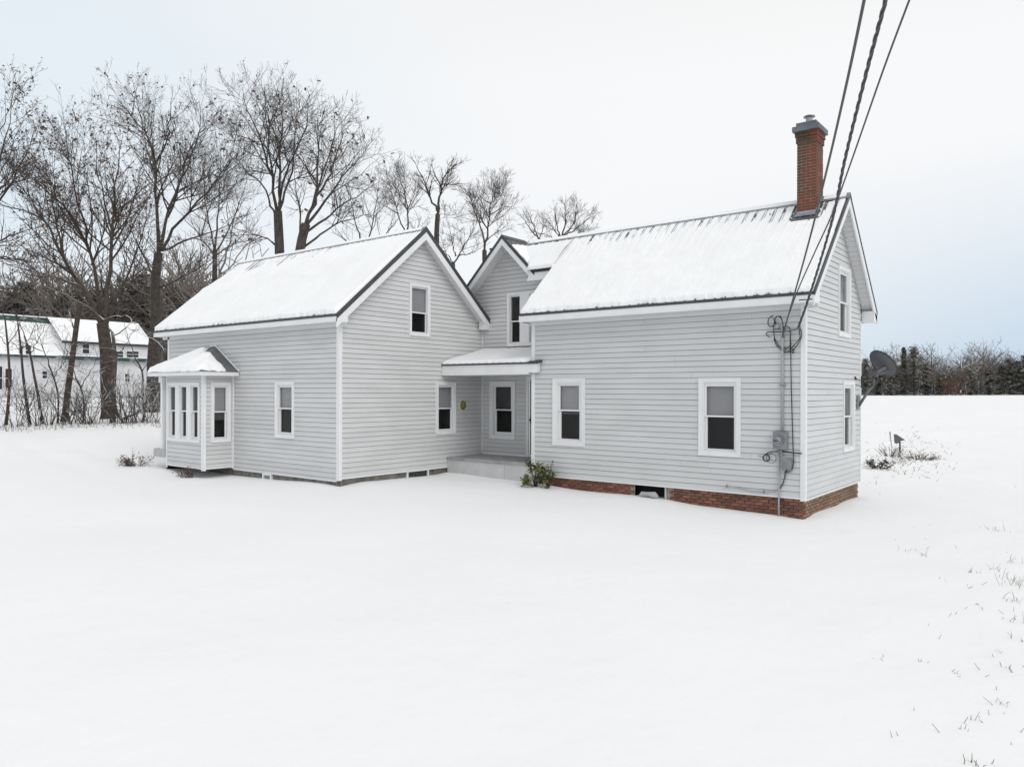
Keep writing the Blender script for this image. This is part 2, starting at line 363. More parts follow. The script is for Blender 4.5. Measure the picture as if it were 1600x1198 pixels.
def window(m, u0, u1, z0, z1, glass, rail, blind=None, units=1, screen=True, lab=None, trim=.085, mull=.16, btype='blind'):
    """u0..z1 outer trim; glass = (side, top, bottom) insets from outer trim to the glass; rail = z of meeting rail; blind = z of its bottom"""
    mb = MB(); mb.ring(u0, u1, z0, z1, .022, 0, .045, m); mb.ring(u0+.022, u1-.022, z0+.022, z1-.022, trim-.022, 0, .034, m)
    fr = part('window', mb, 'white_trim', house)
    if lab: fr['label'] = lab
    gs, gt, gb = glass
    iu0, iu1 = u0+trim, u1-trim
    w = (iu1-iu0-(units-1)*mull)/units
    rec = MB(); n1 = -.45
    for a in ((iu0-.02, iu0, n1, -.0, z0+.03, z1-.03), (iu1, iu1+.02, n1, 0, z0+.03, z1-.03), (iu0, iu1, n1, 0, z1-trim, z1-.03), (iu0, iu1, n1, 0, z0+.03, z0+trim), (iu0-.02, iu1+.02, n1-.02, n1, z0+.03, z1-.03)): rec.box(*a, m)
    part('recess', rec, 'room', fr)
    for k in range(units):
        a = iu0+k*(w+mull); b = a+w
        if k: mu = MB(); mu.box(a-mull, a, -.04, .03, z0+trim, z1-trim, m); part('mullion', mu, 'white_trim', fr)
        s = gs-trim; t = gt-trim; bt = gb-trim
        # jamb stop
        st = MB(); st.ring(a, b, z0+trim, z1-trim, s*.45, -.09, .012, m); part('jamb', st, 'white_vinyl', fr)
        a2, b2 = a+s*.45+.001, b-s*.45-.001; zt, zb = z1-trim-s*.45-.001, z0+trim+s*.45+.001
        up = MB(); up.ring(a2, b2, rail-.018, zt, s*.55, -.05, -.015, m, wt=max(.03, t-s*.45), wb=.036); part('sash', up, 'white_vinyl', fr)
        lo = MB(); lo.ring(a2, b2, zb, rail+.018, s*.55+.008, -.09, -.053, m, wb=max(.035, bt-s*.45), wt=.034); part('sash', lo, 'white_vinyl', fr)
        p = MB(); p.box(a+s, b-s, -.036, -.032, rail+.018, z1-gt, m); part('pane', p, 'pane_clear', fr)
        p = MB(); p.box(a+s+.008, b-s-.008, -.074, -.070, z0+gb, rail-.016, m); part('pane', p, 'pane_screen' if screen else 'pane_clear', fr)
        if blind is not None:
            bl = MB(); zz = z1-gt+.02
            bot = blind[k] if isinstance(blind, (list, tuple)) else blind
            if btype == 'blind':
                while zz > bot:
                    bl.box(a+s*.6, b-s*.6, -.104, -.096, zz-.021, zz-.002, m); zz -= .024
                bl.box(a+s*.6, b-s*.6, -.110, -.105, bot, z1-gt, m)
            else: bl.box(a+s*.6, b-s*.6, -.102, -.095, bot, z1-gt+.02, m)
            part('blind', bl, btype, fr)
    return fr
OP = lambda u0, u1, z0, z1: (u0+.04, u1-.04, z0+.04, z1-.04)

# windows: (outer u0,u1,z0,z1)
w_r1 = (-6.30, -5.325, .803, 2.506); w_r2 = (-2.305, -1.343, .763, 2.488)
w_gu = (2.375, 3.365, 3.47, 5.105); w_gl = (2.79, 3.74, .769, 2.445)
w_lu = (-1.455, -.66, 3.69, 5.144); w_ll = (-.395, .41, .933, 2.438)
w_lf = (-12.775, -11.945, .91, 2.418)
w_pw = (-9.785, -8.81, .749, 2.473); w_cu = (-9.12, -7.84, 3.50, 5.09)
w_bf = (-16.885, -15.07, .70, 2.40); w_bs = (-4.515, -3.91, .71, 2.405)
# right wing, front
clad(mF(0), lambda z: RL, lambda z: 0, 0, 3.97, [OP(*w_r1), OP(*w_r2)], [], seams=2)
window(mF(0), *w_r1, (.2, .185, .17), 1.70, 1.62)
window(mF(0), *w_r2, (.165, .187, .136), 1.64, 1.655, btype='curtain')
# right wing, gable end
ridge_y, ridge_z, SL = 2.19, 6.64, .957
gz = lambda y: 6.64-.16-SL*abs(y-ridge_y)
def gl(z): return 0 if z < 6.48-SL*2.19 else ridge_y-(6.48-z)/SL
def gr(z): return RW if z < 6.48-SL*2.19 else ridge_y+(6.48-z)/SL
clad(mG(0), gl, gr, -.03, 6.46, [OP(*w_gu), OP(*w_gl)], [6.48-SL*2.19], phase=.03)
window(mG(0), *w_gu, (.15, .17, .15), 4.28, 4.30, btype='curtain', screen=False)
window(mG(0), *w_gl, (.15, .17, .15), 1.60, None, screen=False)
# left wing, front (two stretches beside the bay) and gable
LR, LRZ, LSL = -1.0915, 6.65, .856
clad(mF(LY), lambda z: LXL, lambda z: LX, -.07, 3.86, [OP(*w_lf), (BX0+.02, BX1-.02, -.07, 2.62)], [2.62], seams=2, phase=.07)
window(mF(LY), *w_lf, (.13, .155, .15), 1.70, 1.70)
def ll(z): return LY if z < LRZ-.15-LSL*(LR-LY) else LR-(LRZ-.15-z)/LSL
def lr(z): return LYB if z < LRZ-.15-LSL*(LYB-LR) else LR+(LRZ-.15-z)/LSL
clad(mG(LX), ll, lr, .0, 6.47, [OP(*w_lu), OP(*w_ll)], [LRZ-.15-LSL*(LR-LY)], seams=0)
window(mG(LX), *w_lu, (.1, .13, .1), 4.345, 4.36, btype='curtain')
window(mG(LX), *w_ll, (.12, .15, .15), 1.68, 1.70, btype='curtain')
# centre wall with the cross gable
CPX, CPZ = -8.99, 6.71
def cl(z): return -10.10 if z < 4.40 else CPX-(6.55-z)
def cr(z): return RL if z < 5.30 else min(-7.80, CPX+(6.55-z))
clad(mF(CY), cl, cr, .30, 6.53, [OP(*w_pw), OP(*w_cu), (-8.36, -7.4, .3, 2.58)], [4.40, 5.30], phase=.08)
window(mF(CY), *w_pw, (.19, .165, .21), 1.62, 1.66, btype='room')
window(mF(CY), *w_cu, (.11, .12, .10), 4.24, None, units=2, mull=.34)
# bay
clad(mF(BY), lambda z: BX0, lambda z: BX1, 0, 2.62, [OP(*w_bf)], [])
clad(mG(BX1), lambda z: BY, lambda z: LY-.0, 0, 2.62, [OP(*w_bs)], [])
window(mF(BY), *w_bf, (.13, .13, .16), 1.58, None, units=3, mull=.22, trim=.075, lab='triple window of the bay')
window(mG(BX1), *w_bs, (.13, .15, .14), 1.57, [1.36])

# plain hidden walls so the house is closed
hb = MB()
hb.box(RL, -.05, RW-.02, RW, -.4, 3.97); hb.box(RL-.0, RL+.02, .02, CY-.01, -.4, 4.0)
hb.prism([(0.02, 3.9), (CY, 5.7), (CY, 3.9)], RL, RL+.02, 'x')
hb.box(-10.1, RL, RW-.02, RW, -.4, 4.3)
hb.box(LXL, LX-.02, LYB-.02, LYB, -.4, 4.1)
hb.prism([(LY+.01, -.4), (LYB-.02, -.4), (LYB-.02, 4.1), (LR, LRZ-.2), (LY+.01, 4.1)], LXL, LXL+.02, 'x')
hb.prism([(CY+.01, 3.5), (RW-.02, 3.5), (RW-.02, 4.3), (2.3, 6.3), (CY+.01, 5.5)], -10.1, -10.08, 'x')
hb.box(BX0, BX0+.02, BY+.01, LY, 0, 2.62)
hb.box(BX0+.02, BX1-.02, BY+.01, LY, -.005, .005)
part('wall', hb, 'siding', house)

# corner posts and starter strips
def post(name, *boxes):
    mb = MB()
    for b in boxes: mb.box(*b)
    return part(name, mb, 'white_trim', house)
def cpost(x, y, z0, z1, w=.1, w2=.05): # outside corner towards +x,-y
    post('corner_post', (x-w, x+.028, y-.028, y, z0, z1), (x, x+.028, y, y+w2, z0, z1))
cpost(0, 0, -.06, 3.965, .075, .07); cpost(LX, LY, -.06, 3.865, .085, .07)
cpost(BX1, BY, -.07, 2.60, .10, .05)
post('corner_post', (RL-.028, RL+.075, -.028, 0, .12, 3.965), (RL-.028, RL, 0, .08, .12, 3.965))
post('corner_post', (LXL-.02, LXL+.08, LY-.026, LY, -.1, 3.86))
post('corner_post', (BX0-.02, BX0+.03, BY-.024, BY, -.1, 2.6))
post('corner_post', (0, .026, RW-.05, RW+.02, -.05, 3.95))
post('corner_post', (LX+.001, LX+.04, CY-.04, CY-.001, .32, 2.61), (LX+.001, LX+.04, CY-.04, CY-.001, 3.42, 4.02))
post('corner_post', (BX1+.001, BX1+.05, LY-.05, LY-.001, -.06, 2.6))
st = MB()
st.box(RL+.075, -.075, -.024, 0, -.025, .004); st.box(0, .024, .07, RW-.05, -.06, -.028)
st.box(BX1+.05, LX-.085, LY-.024, LY, -.095, -.068); st.box(LX, LX+.024, LY+.07, .1, -.03, .002)
st.box(BX0+.03, BX1-.1, BY-.024, BY, -.03, .004); st.box(BX1, BX1+.024, BY+.05, LY-.05, -.03, .004)
st.box(-10.06, -8.39, CY-.024, CY, .285, .32); st.box(LX, LX+.03, .08, .12, 0, .31)
part('starter_strip', st, 'white_trim', house)

# ---------- roofs
def roof_plane(name, a0, a1, e, r, along, rib=.23, mask=None, matn='roof_metal'):
    """standing rib metal. e=(c,z) eave, r=(c,z) ridge; along 'x' or 'y' the panel runs from a0 to a1"""
    n = max(2, int((a1-a0)/.23)); A = []; H = []
    for k in range(n+1):
        q = a0+(a1-a0)*k/n
        for d, h in ((-.022, 0), (-.012, .022), (.012, .022), (.022, 0)):
            if a0 <= q+d <= a1: A.append(q+d); H.append(h)
    if A[0] > a0+.001: A.insert(0, a0); H.insert(0, 0)
    if A[-1] < a1-.001: A.append(a1); H.append(0)
    dc, dz = r[0]-e[0], r[1]-e[1]; ln = math.hypot(dc, dz); nc, nz = -dz/ln, dc/ln
    if nz < 0: nc, nz = -nc, -nz
    mb = MB(); P = (lambda a, c, z: (a, c, z)) if along == 'x' else (lambda a, c, z: (c, a, z))
    for i in range(len(A)):
        for (c, z) in (e, r): mb.v.append(P(A[i], c+nc*H[i], z+nz*H[i]))
    for i in range(len(A)-1): mb.f.append((2*i, 2*i+2, 2*i+3, 2*i+1))
    b = len(mb.v)
    for a in (a0, a1):
        for (c, z) in (e, r): mb.v.append(P(a, c-nc*.03, z-nz*.03))
    mb.f += [(b, b+1, b+3, b+2), (0, 1, b+1, b), (b+2, b+3, 2*len(A)-1, 2*len(A)-2), (0, b, b+2, 2*len(A)-2)]
    return part(name, mb, matn, house)
def snow_plane(label, a0, a1, e, r, along, thick, nu=None, nv=None, gap=None):
    nu = nu or int((a1-a0)/.0192); dc, dz = r[0]-e[0], r[1]-e[1]; ln = math.hypot(dc, dz); nv = nv or int(ln/.045)
    nc, nz = -dz/ln, dc/ln
    if nz < 0: nc, nz = -nc, -nz
    A, T = np.meshgrid(np.linspace(a0, a1, nu), np.linspace(0, 1, nv))
    th = thick(A, T*ln, ln)
    n = int((a1-a0)/.23); q = (A-a0)/(a1-a0)*n; dq = np.abs(q-np.round(q))*(a1-a0)/n
    ribh = .02*np.clip((.022-dq)/.01, 0, 1)
    sd_ = (q-np.round(q))*(a1-a0)/n; th = th-gap(A, T*ln, ln)*np.exp(-((sd_-.034)/.011)**2)*.08 if gap else th
    keep = th > .003
    off = np.where(keep, th+ribh*np.exp(-th/.05)*.9, -.005)
    Cc = e[0]+dc*T+nc*off; Zz = e[1]+dz*T+nz*off
    V = np.stack([A, Cc, Zz] if along == 'x' else [Cc, A, Zz], -1).reshape(-1, 3)
    i = np.arange(nu*nv).reshape(nv, nu); kk = keep[:-1, :-1] | keep[1:, :-1] | keep[:-1, 1:] | keep[1:, 1:]
    Fq = np.stack([i[:-1, :-1], i[:-1, 1:], i[1:, 1:], i[1:, :-1]], -1)[kk]
    o = link('roof_snow', fast_mesh('roof_snow', V, Fq.reshape(-1, 4), 4), 'roof_snow', smooth=True)
    return tag(o, label, kind='stuff')

OV = .3
ez = lambda y: ridge_z-SL*(ridge_y-y)
# main roof: right wing front slope, strip behind the cross gable, back slope
roof = roof_plane('roof', -7.1, OV, (-.39, ez(-.39)), (ridge_y, ridge_z), 'x')
vy = lambda x: 2.19-(-.07+(x+8.99))/.957*1.0 if x > -8.95 else 2.19
m_ = MB(); m_.add([(x_, y_, ez(y_)) for x_, y_ in ((-7.1, 1.10), (-7.95, 1.10), (-8.9, 2.17), (-8.9, ridge_y), (-7.1, ridge_y))], [(0, 4, 3, 2, 1)]); part('roof', m_, 'roof_metal', house)
roof_plane('roof', -10.3, OV, (4.77, ez(-.39)), (ridge_y, ridge_z), 'x')
# cross gable roof
roof_plane('roof', CY-.45, 2.35, (-7.82, CPZ-1.17), (CPX, CPZ), 'y')
roof_plane('roof', CY-.45, 2.35, (CPX-2.3, CPZ-2.3), (CPX, CPZ), 'y')
# left wing
roof_plane('roof', LXL-.33, LX+OV, (-4.14, LRZ-LSL*(LR+4.14)), (LR, LRZ), 'x')
roof_plane('roof', LXL-.33, LX+OV, (LYB+.05, LRZ-LSL*(LYB+.05-LR)), (LR, LRZ), 'x')
# porch
roof_plane('roof', LX+.01, RL-.03, (-.17, 2.93), (CY-.02, 3.39), 'x')
# ridge caps
def cap(a0, a1, c, z, slope, along, w=.14):
    mb = MB(); d = w*slope
    poly = [(c-w, z-d+.035), (c, z+.04), (c+w, z-d+.035), (c+w, z-d+.025), (c, z+.028), (c-w, z-d+.025)]
    mb.prism(poly, a0, a1, along); part('ridge_cap', mb, 'galvanised', house)
cap(-8.75, OV+.02, ridge_y, ridge_z, SL, 'x'); cap(LXL-.35, LX+OV-.02, LR, LRZ, LSL, 'x')
mb = MB(); mb.prism([(CPX-.1, CPZ-.08), (CPX, CPZ+.03), (CPX+.1, CPZ-.08), (CPX, CPZ+.018)], CY-.47, 2.3, 'y'); part('ridge_cap', mb, 'dark_metal', house)
# rakes: dark metal edge, white rake board, soffit
def rake_x(xo, xw, p, q, dark=.10, board=.16):   # gable facing +x (xo outer plane, xw wall plane); p,q = (y,z) top line
    def strip(t0, t1, xa, xb): return [(p[0], p[1]-t0), (q[0], q[1]-t0), (q[0], q[1]-t1), (p[0], p[1]-t1)], xa, xb
    for t0, t1, xa, xb, mm, nm in ((-.035, dark, xo, xo+.015, 'dark_metal', 'rake_edge'), (dark, dark+board, xo-.03, xo+.004, 'white_trim', 'rake_board'), (dark+.06, dark+.08, xw+.001, xo-.031, 'soffit', 'soffit')):
        poly, a, b = strip(t0, t1, xa, xb); m_ = MB(); m_.prism(poly, a, b, 'x'); o_ = part(nm, m_, mm, house)
        if nm == 'soffit' and q[1] < p[1]:
            n_ = int(math.hypot(q[0]-p[0], q[1]-p[1])/.14)
            for k_ in range(n_):
                f0, f1 = k_/n_, (k_+1)/n_-.008/.14/n_*1.6
                ya, yb_, za, zb_ = p[0]+(q[0]-p[0])*f0, p[0]+(q[0]-p[0])*f1, p[1]+(q[1]-p[1])*f0-t1, p[1]+(q[1]-p[1])*f1-t1
                m_ = MB(); m_.prism([(ya, za-.002), (yb_, zb_-.002), (yb_, zb_-.012), (ya, za-.012)], a, b, 'x'); part('soffit_panel', m_, 'soffit', o_)
def rake_y(yo, yw, p, q, dark=.10, board=.16):
    for t0, t1, ya, yb, mm, nm in ((-.03, dark, yo-.015, yo, 'dark_metal', 'rake_edge'), (dark, dark+board, yo-.004, yo+.03, 'white_trim', 'rake_board'), (dark+.06, dark+.08, yo+.031, yw-.001, 'soffit', 'soffit')):
        m_ = MB(); m_.prism([(p[0], p[1]-t0), (q[0], q[1]-t0), (q[0], q[1]-t1), (p[0], p[1]-t1)], ya, yb, 'y'); part(nm, m_, mm, house)
rake_x(OV, 0, (-.39, ez(-.39)), (ridge_y, ridge_z), .075, .20)
rake_x(OV, 0, (ridge_y+.001, ridge_z), (4.77, ez(-.39)), .05, .22)
lez = LRZ-LSL*(LR+4.14)
rake_x(LX+OV, LX, (-4.14, lez), (LR, LRZ), .11, .21)
rake_x(LX+OV, LX, (LR+.001, LRZ), (LYB+.08, LRZ-LSL*(LYB+.08-LR)), .11, .21)
rake_y(CY-.45, CY, (CPX-2.3, CPZ-2.3), (CPX-.001, CPZ), .085, .19)
rake_y(CY-.45, CY, (CPX, CPZ), (-7.82, CPZ-1.17), .085, .19)
# eaves: fascia, dark drip edge, soffit, boxed returns
def eave(x0, x1, yo, yw, zt, zb, drip=.05):
    a = MB(); a.box(x0, x1, yo-.012, yo, zt-drip, zt+.012); part('drip_edge', a, 'dark_metal', house)
    b = MB(); b.box(x0, x1, yo, yo+.025, zb, zt-drip-.001); b.box(x0, x1, yo-.008, yo-.0005, zb, zb+.03); part('fascia', b, 'white_trim', house)
    c = MB(); c.box(x0, x1, yo+.026, yw-.03, zb+.002, zb+.02); c.box(x0, x1, yw-.026, yw-.001, zb-.075, zb+.001) if yw-yo > .2 else None
    part('soffit', c, 'soffit', house)
eave(-7.1, OV-.031, -.39, 0, ez(-.39), 3.965)
m_ = MB(); m_.box(OV-.0305, OV+.004, -.40, -.36, 3.961, ez(-.39)-.06); part('fascia', m_, 'white_trim', house)
eave(-7.8, -7.11, CY-.45, CY, CPZ-1.17+.03, 5.30)
eave(LXL-.33, LX+OV-.031, -4.14, LY, lez, 3.86)
m_ = MB(); m_.prism([(-.39, 3.965), (-.06, 3.965), (-.06, ez(-.06)-.28), (-.39, ez(-.39)-.075)], OV-.030, OV+.006, 'x'); part('eave_return', m_, 'white_trim', house)
m_ = MB(); m_.prism([(-4.14, 3.86), (-3.80, 3.86), (-3.80, lez+.29-.33), (-4.14, lez-.11)], LX+OV-.030, LX+OV+.006, 'x'); part('eave_return', m_, 'white_trim', house)
m_ = MB(); m_.prism([(4.44, 3.93), (4.78, 3.93), (4.78, 4.10), (4.44, 4.2)], .02, OV+.004, 'x'); m_.box(-1, OV+.004, 4.781, 4.80, 3.93, 4.13); part('eave_return', m_, 'white_trim', house)
m_ = MB(); m_.prism([(1.40, 4.03), (CY-.004, 4.03), (CY-.004, 4.18), (1.40, 4.3)], LX+.06, LX+OV+.002, 'x'); part('eave_return', m_, 'white_trim', house)
m_ = MB(); m_.prism([(-8.07, 5.30), (-7.78, 5.30), (-7.78, CPZ-1.17-.10), (-7.95, CPZ-1.17+.02)], CY-.455, CY-.42, 'y'); part('eave_return', m_, 'white_trim', house)
# left rake of the right wing (edge of the overhang)
m_ = MB(); m_.prism([(-.39, ez(-.39)-.04), (1.6, ez(1.6)-.04), (1.6, ez(1.6)-.2), (-.39, ez(-.39)-.2)], -7.125, -7.1, 'x'); part('rake_board', m_, 'white_trim', house)
m_ = MB(); m_.box(-7.1, RL-.03, -.36, 0, 3.967, 3.985); m_.box(-7.12, -7.1, -.39, 0, 3.965, ez(-.39)-.2); part('soffit', m_, 'soffit', house)

# porch parts
pf = MB(); pf.box(LX+.03, RL-.002, .06, CY-.002, .235, .28); pf.box(LX+.03, RL+.01, .04, .06, .20, .285); porch = part('porch_floor', pf, 'porch_floor', house)
for a, b in ((LX+.032, -7.967), (-7.958, RL-.002)):
    s_ = MB(); s_.box(a, b, .062, .09, -.5, .234); part('skirt_panel', s_, 'porch_paint', porch)
m_ = MB(); m_.box(-7.967, -7.958, .075, .08, -.5, .234); part('skirt_gap', m_, 'dark_void', porch)
m_ = MB(); m_.box(LX+.02, RL-.03, -.16, -.135, 2.625, 2.885); m_.box(RL-.03, -6.70, -.16, -.135, 2.66, 2.90); m_.box(-6.725, -6.70, -.135, -.03, 2.68, 2.91); m_.box(LX+.02, RL-.03, -.175, -.162, 2.86, 2.89); part('porch_fascia', m_, 'white_trim', house)
m_ = MB(); m_.box(LX+.02, -6.66, -.19, -.165, 2.892, 2.938); m_.prism([(-6.957, 2.93), (-6.957, 2.955), (-6.63, 2.985), (-6.63, 2.93)], -.185, -.03, 'y'); part('drip_edge', m_, 'dark_metal', house)
m_ = MB(); m_.box(LX+.045, RL-.005, -.134, CY-.03, 2.615, 2.64); part('porch_ceiling', m_, 'soffit', house)
m_ = MB(); m_.prism([(-.16, 2.955), (CY-.05, 3.42), (CY-.05, 3.46), (-.16, 2.99)], LX+.019, LX+.035, 'x'); part('flashing', m_, 'white_trim', house)
m_ = MB(); m_.box(-9.1, RL-.03, CY-.05, CY-.03, 3.41, 3.475); part('flashing', m_, 'dark_metal', house)
# door on the porch
dm = MB(); dm.ring(-8.394, -7.36, .285, 2.62, .09, -.0, .04, mF(CY), wb=.05); door = part('door', dm, 'white_trim', house)
d2 = MB(); d2.box(-8.30, -7.452, -.05, -.01, .336, 2.528, mF(CY)); d2.ring(-8.27, -7.48, .4, 1.2, .1, -.01, .0, mF(CY)); part('door_leaf', d2, 'door_grey', door)
d3 = MB(); d3.disc((-8.235, CY-.07, 1.35), .03, 'y', .06, 12); d3.box(-8.26, -8.21, -.01, .012, 1.24, 1.45, mF(CY)); part('handle', d3, 'brass_dark', door)

# bay roof: hip on the wall, eaves and the side entry
AX0, AX1, AZ = -16.05, -15.75, 3.46; BE0, BE1, BEY, BEZ = -17.5, -14.5, -5.05, 2.70
hp = MB(); hp.add([(BE0, BEY, BEZ), (BE1, BEY, BEZ), (AX1, LY-.02, AZ), (AX0, LY-.02, AZ), (BE1, LY-.02, BEZ), (BE0, LY-.02, BEZ)], [(0, 1, 2, 3), (1, 4, 2), (5, 0, 3), (0, 5, 4, 1)])
bayroof = part('bay_roof', hp, 'roof_metal', house)
m_ = MB(); m_.box(BE0+.02, BE1-.02, BEY+.02, BEY+.045, 2.585, BEZ-.004); m_.box(BE1-.045, BE1-.02, BEY+.045, LY-.03, 2.585, BEZ-.004); m_.box(BE0+.02, BE0+.045, BEY+.045, LY-.03, 2.585, BEZ-.004)
part('fascia', m_, 'white_trim', bayroof)
m_ = MB(); m_.box(BE0+.046, BE1-.046, BEY+.046, LY-.03, 2.60, 2.62); part('soffit', m_, 'soffit', bayroof)
m_ = MB(); m_.tube([(BE1, LY-.04, BEZ+.02), (AX1, LY-.04, AZ+.03), (AX0, LY-.04, AZ+.03)], .022, 6); part('flashing', m_, 'white_trim', bayroof)
post('porch_post', (-17.22, -17.10, -4.76, -4.64, .44, 2.585), (-17.26, -17.06, -4.80, -4.60, 2.40, 2.58))
m_ = MB(); m_.box(-17.55, BX0-.03, -4.80, LY-.02, .20, .44); part('entry_step', m_, 'concrete', house)
m_ = MB(); m_.box(-17.0, BX0-.03, -4.70, LY-.05, -.3, .20); part('step_shadow', m_, 'dark_void', house)  # void-black block stands in for the shadow beneath the step
# dark crawl space below the bay, stone foundation of the left wing, brick foundation of the right wing
m_ = MB(); m_.box(-18.5, LX-.06, LY+.05, LY+.12, -.6, -.07); m_.box(LX-.12, LX-.05, LY+.12, .3, -.6, 0)
stone = part('foundation', m_, 'stone', house); stone['label'] = 'grey stone foundation of the left wing'
r_ = random.Random(5); x = -14.6
while x < LX-.3:
    w_ = r_.uniform(.5, .95); w_ = min(w_, LX-.06-x)
    if not (-13.45 < x+w_ and x < -12.93):
        b_ = MB(); b_.box(x, x+w_-.012, LY+.02+r_.uniform(0, .015), LY+.049, -.55, -.072-r_.uniform(0, .012)); part('stone_block', b_, 'stone', stone)
    x += w_
y = LY+.055
while y < .05:
    w_ = min(r_.uniform(.5, .9), .08-y+.1)
    if not (-1.55 < y+w_ and y < -.62):
        b_ = MB(); b_.box(LX-.049, LX-.02-r_.uniform(0, .012), y, y+w_-.012, -.55, -.035); part('stone_block', b_, 'stone', stone)
    y += w_
for (a, b) in ((LY+.5+1.76, LY+.5+1.76),): pass
v_ = MB(); v_.ring(-1.504, -.666, -.32, .004, .045, -.05, .01, mG(LX)); v_.box(-1.46, -.71, -.08, -.06, -.3, -.04, mG(LX)); bw = part('basement_window', v_, 'white_trim', stone)
v_ = MB(); v_.box(-1.455, -.715, -.045, -.035, -.3, -.041, mG(LX)); part('pane', v_, 'glass_dark', bw) if False else part('basement_pane', v_, 'glass_dark', stone)
v_ = MB(); v_.ring(-13.40, -12.97, -.35, -.085, .06, -.05, .012, mF(LY)); part('basement_window', v_, 'white_trim', stone)
v_ = MB(); v_.box(-13.34, -13.03, -.045, -.03, -.3, -.146, mF(LY)); part('basement_pane', v_, 'meter_grey', stone)

fo = MB(); fo.box(RL, -3.92, .035, .12, -.7, -.026); fo.box(-3.12, -.04, .035, .12, -.7, -.026); fo.box(-.12, -.036, .12, RW-.05, -.7, -.06)
fo.box(-3.92, -3.12, .035, .12, -.7, -.34)
found = part('foundation', fo, 'mortar', house); found['label'] = 'low brick foundation of the right wing'
m_ = MB(); m_.box(-3.92, -3.12, .3, .32, -.5, -.03); m_.box(-3.94, -3.92, .03, .3, -.5, -.03); m_.box(-3.12, -3.10, .03, .3, -.5, -.03); part('crawl_opening', m_, 'dark_void', found)
m_ = MB(); m_.box(-3.15, -3.105, -.0, .034, -.4, -.03); part('opening_frame', m_, 'concrete', found)
def brick_mesh(l, h, d, name, m):
    b = MB(); e = .006
    b.box(-l/2, l/2, -d, 0, -h/2, h/2)
    me = b.mesh(name); me.materials.append(M[m]); return me
BL, BH, GAP = .196, .056, .012
bm_f = brick_mesh(BL, BH, .03, 'brick', 'brick_red'); bm_g = brick_mesh(BL, BH, .03, 'brick', 'brick_worn')
bm_h = brick_mesh(BL/2-.006, BH, .03, 'brick', 'brick_red')
nb = 0
def put(me, parent, loc, rz=0):
    global nb
    o = bpy.data.objects.new('brick', me); COL.objects.link(o); o.parent = parent; o.location = loc; o.rotation_euler = (0, 0, rz); nb += 1
    if parent.get('_root'): o.location = Vector(loc)-Vector(parent.location)
rb = random.Random(3)
for row in range(7):
    z = -.026-.034-row*(BH+GAP); off = (row % 2)*.104
    x = -.115-off
    while x > RL-.1:
        g = g1(x, -.05)
        if z+BH/2 > g+.005 and not (-4.03 < x < -3.0 and z > -.36) and not (x < -6.5):
            put(bm_f, found, (x, .035-rb.uniform(0, .006), z))
        x -= BL+GAP
    y = .085+off
    if off: put(bm_h, found, (-.055, .034, z))
    while y < RW-.16:
        if z-.034+BH/2 > g1(.05, y)+.005: put(bm_g, found, (-.036+rb.uniform(0, .006), y, z-.034), math.pi/2)
        y += BL+GAP

# chimney
CX0, CX1, CY0, CY1 = -.74, -.316, 1.79, 2.33
ch = MB(); ch.box(CX0+.008, CX1-.008, CY0+.008, CY1-.008, 5.9, 8.08)
chim = part('chimney', ch, 'mortar', house); chim['label'] = 'tall narrow red brick chimney with a grey metal cap'
bk = []
rows = int((8.13-6.02)/.068)
for r in range(rows):
    z = 6.04+r*.068; g = .022 if r >= rows-4 and r < rows-2 else (.04 if r >= rows-2 else 0)
    x0, x1, y0, y1 = CX0-g, CX1+g, CY0-g, CY1+g; zz0, zz1 = z, z+.057
    if r % 2: xs = [x0, x0+.10, x0+.31, x1]; ys = [y0+.10, y0+.31, y1]
    else: xs = [x0, x0+.205, x1]; ys = [y0+.10, y0+.20, y0+.41, y1]
    for a, b in zip(xs[:-1], xs[1:]):
        m_ = MB(); j = rb.uniform(0, .006); m_.box(a, b-.011 if b != x1 else b, y0+j, y0+.098, zz0, zz1); bk.append((z, m_))
    for a, b in zip(ys[:-1], ys[1:]):
        m_ = MB(); j = rb.uniform(0, .006); m_.box(x1-.098, x1-j, a+.0, b-.011 if b != y1 else b, zz0, zz1); bk.append((z, m_))
    m_ = MB(); m_.box(x0, x0+.09, y0+.1, y1, zz0, zz1); m_.box(x0+.091, x1-.1, y1-.09, y1, zz0, zz1); bk.append((z, m_))
allb = MB()
for z, m_ in bk: allb.add(m_.v, m_.f)
o = part('brickwork', allb, 'brick_chimney', chim); o['kind'] = 'stuff'
m_ = MB(); m_.box(-.828, -.235, 1.70, 2.42, 8.13, 8.245); m_.box(-.765, -.32, 1.79, 2.33, 8.2455, 8.345); part('chimney_cap', m_, 'cap_slate', chim)
m_ = MB(); m_.tube([(-.545, 2.04, 8.34), (-.545, 2.04, 8.50)], .075, 16); part('flue', m_, 'conduit', chim)
m_ = MB(); m_.tube([(-.545, 2.04, 8.515), (-.545, 2.04, 8.535), (-.545, 2.04, 8.56)], [.13, .125, .04], 20); m_.tube([(-.545, 2.04, 8.49), (-.545, 2.04, 8.516)], .02, 6); part('rain_cap', m_, 'galvanised', chim)
m_ = MB(); yb = 1.67
m_.add([(-.775, yb, ez(yb)+.035), (-.28, yb, ez(yb)+.035), (-.28, CY0-.0, ez(CY0)+.035), (-.775, CY0, ez(CY0)+.035)], [(0, 1, 2, 3)])
m_.box(CX0-.012, CX1+.012, CY0-.012, CY0-.001, ez(CY0)-.05, ez(CY0)+.05); m_.add([(-.28, yb, ez(yb)+.035), (-.255, 2.3, ez(2.19)+.03), (CX1, 2.3, ez(2.19)+.09), (CX1, CY0, ez(CY0)+.08)], [(0, 1, 2, 3)])
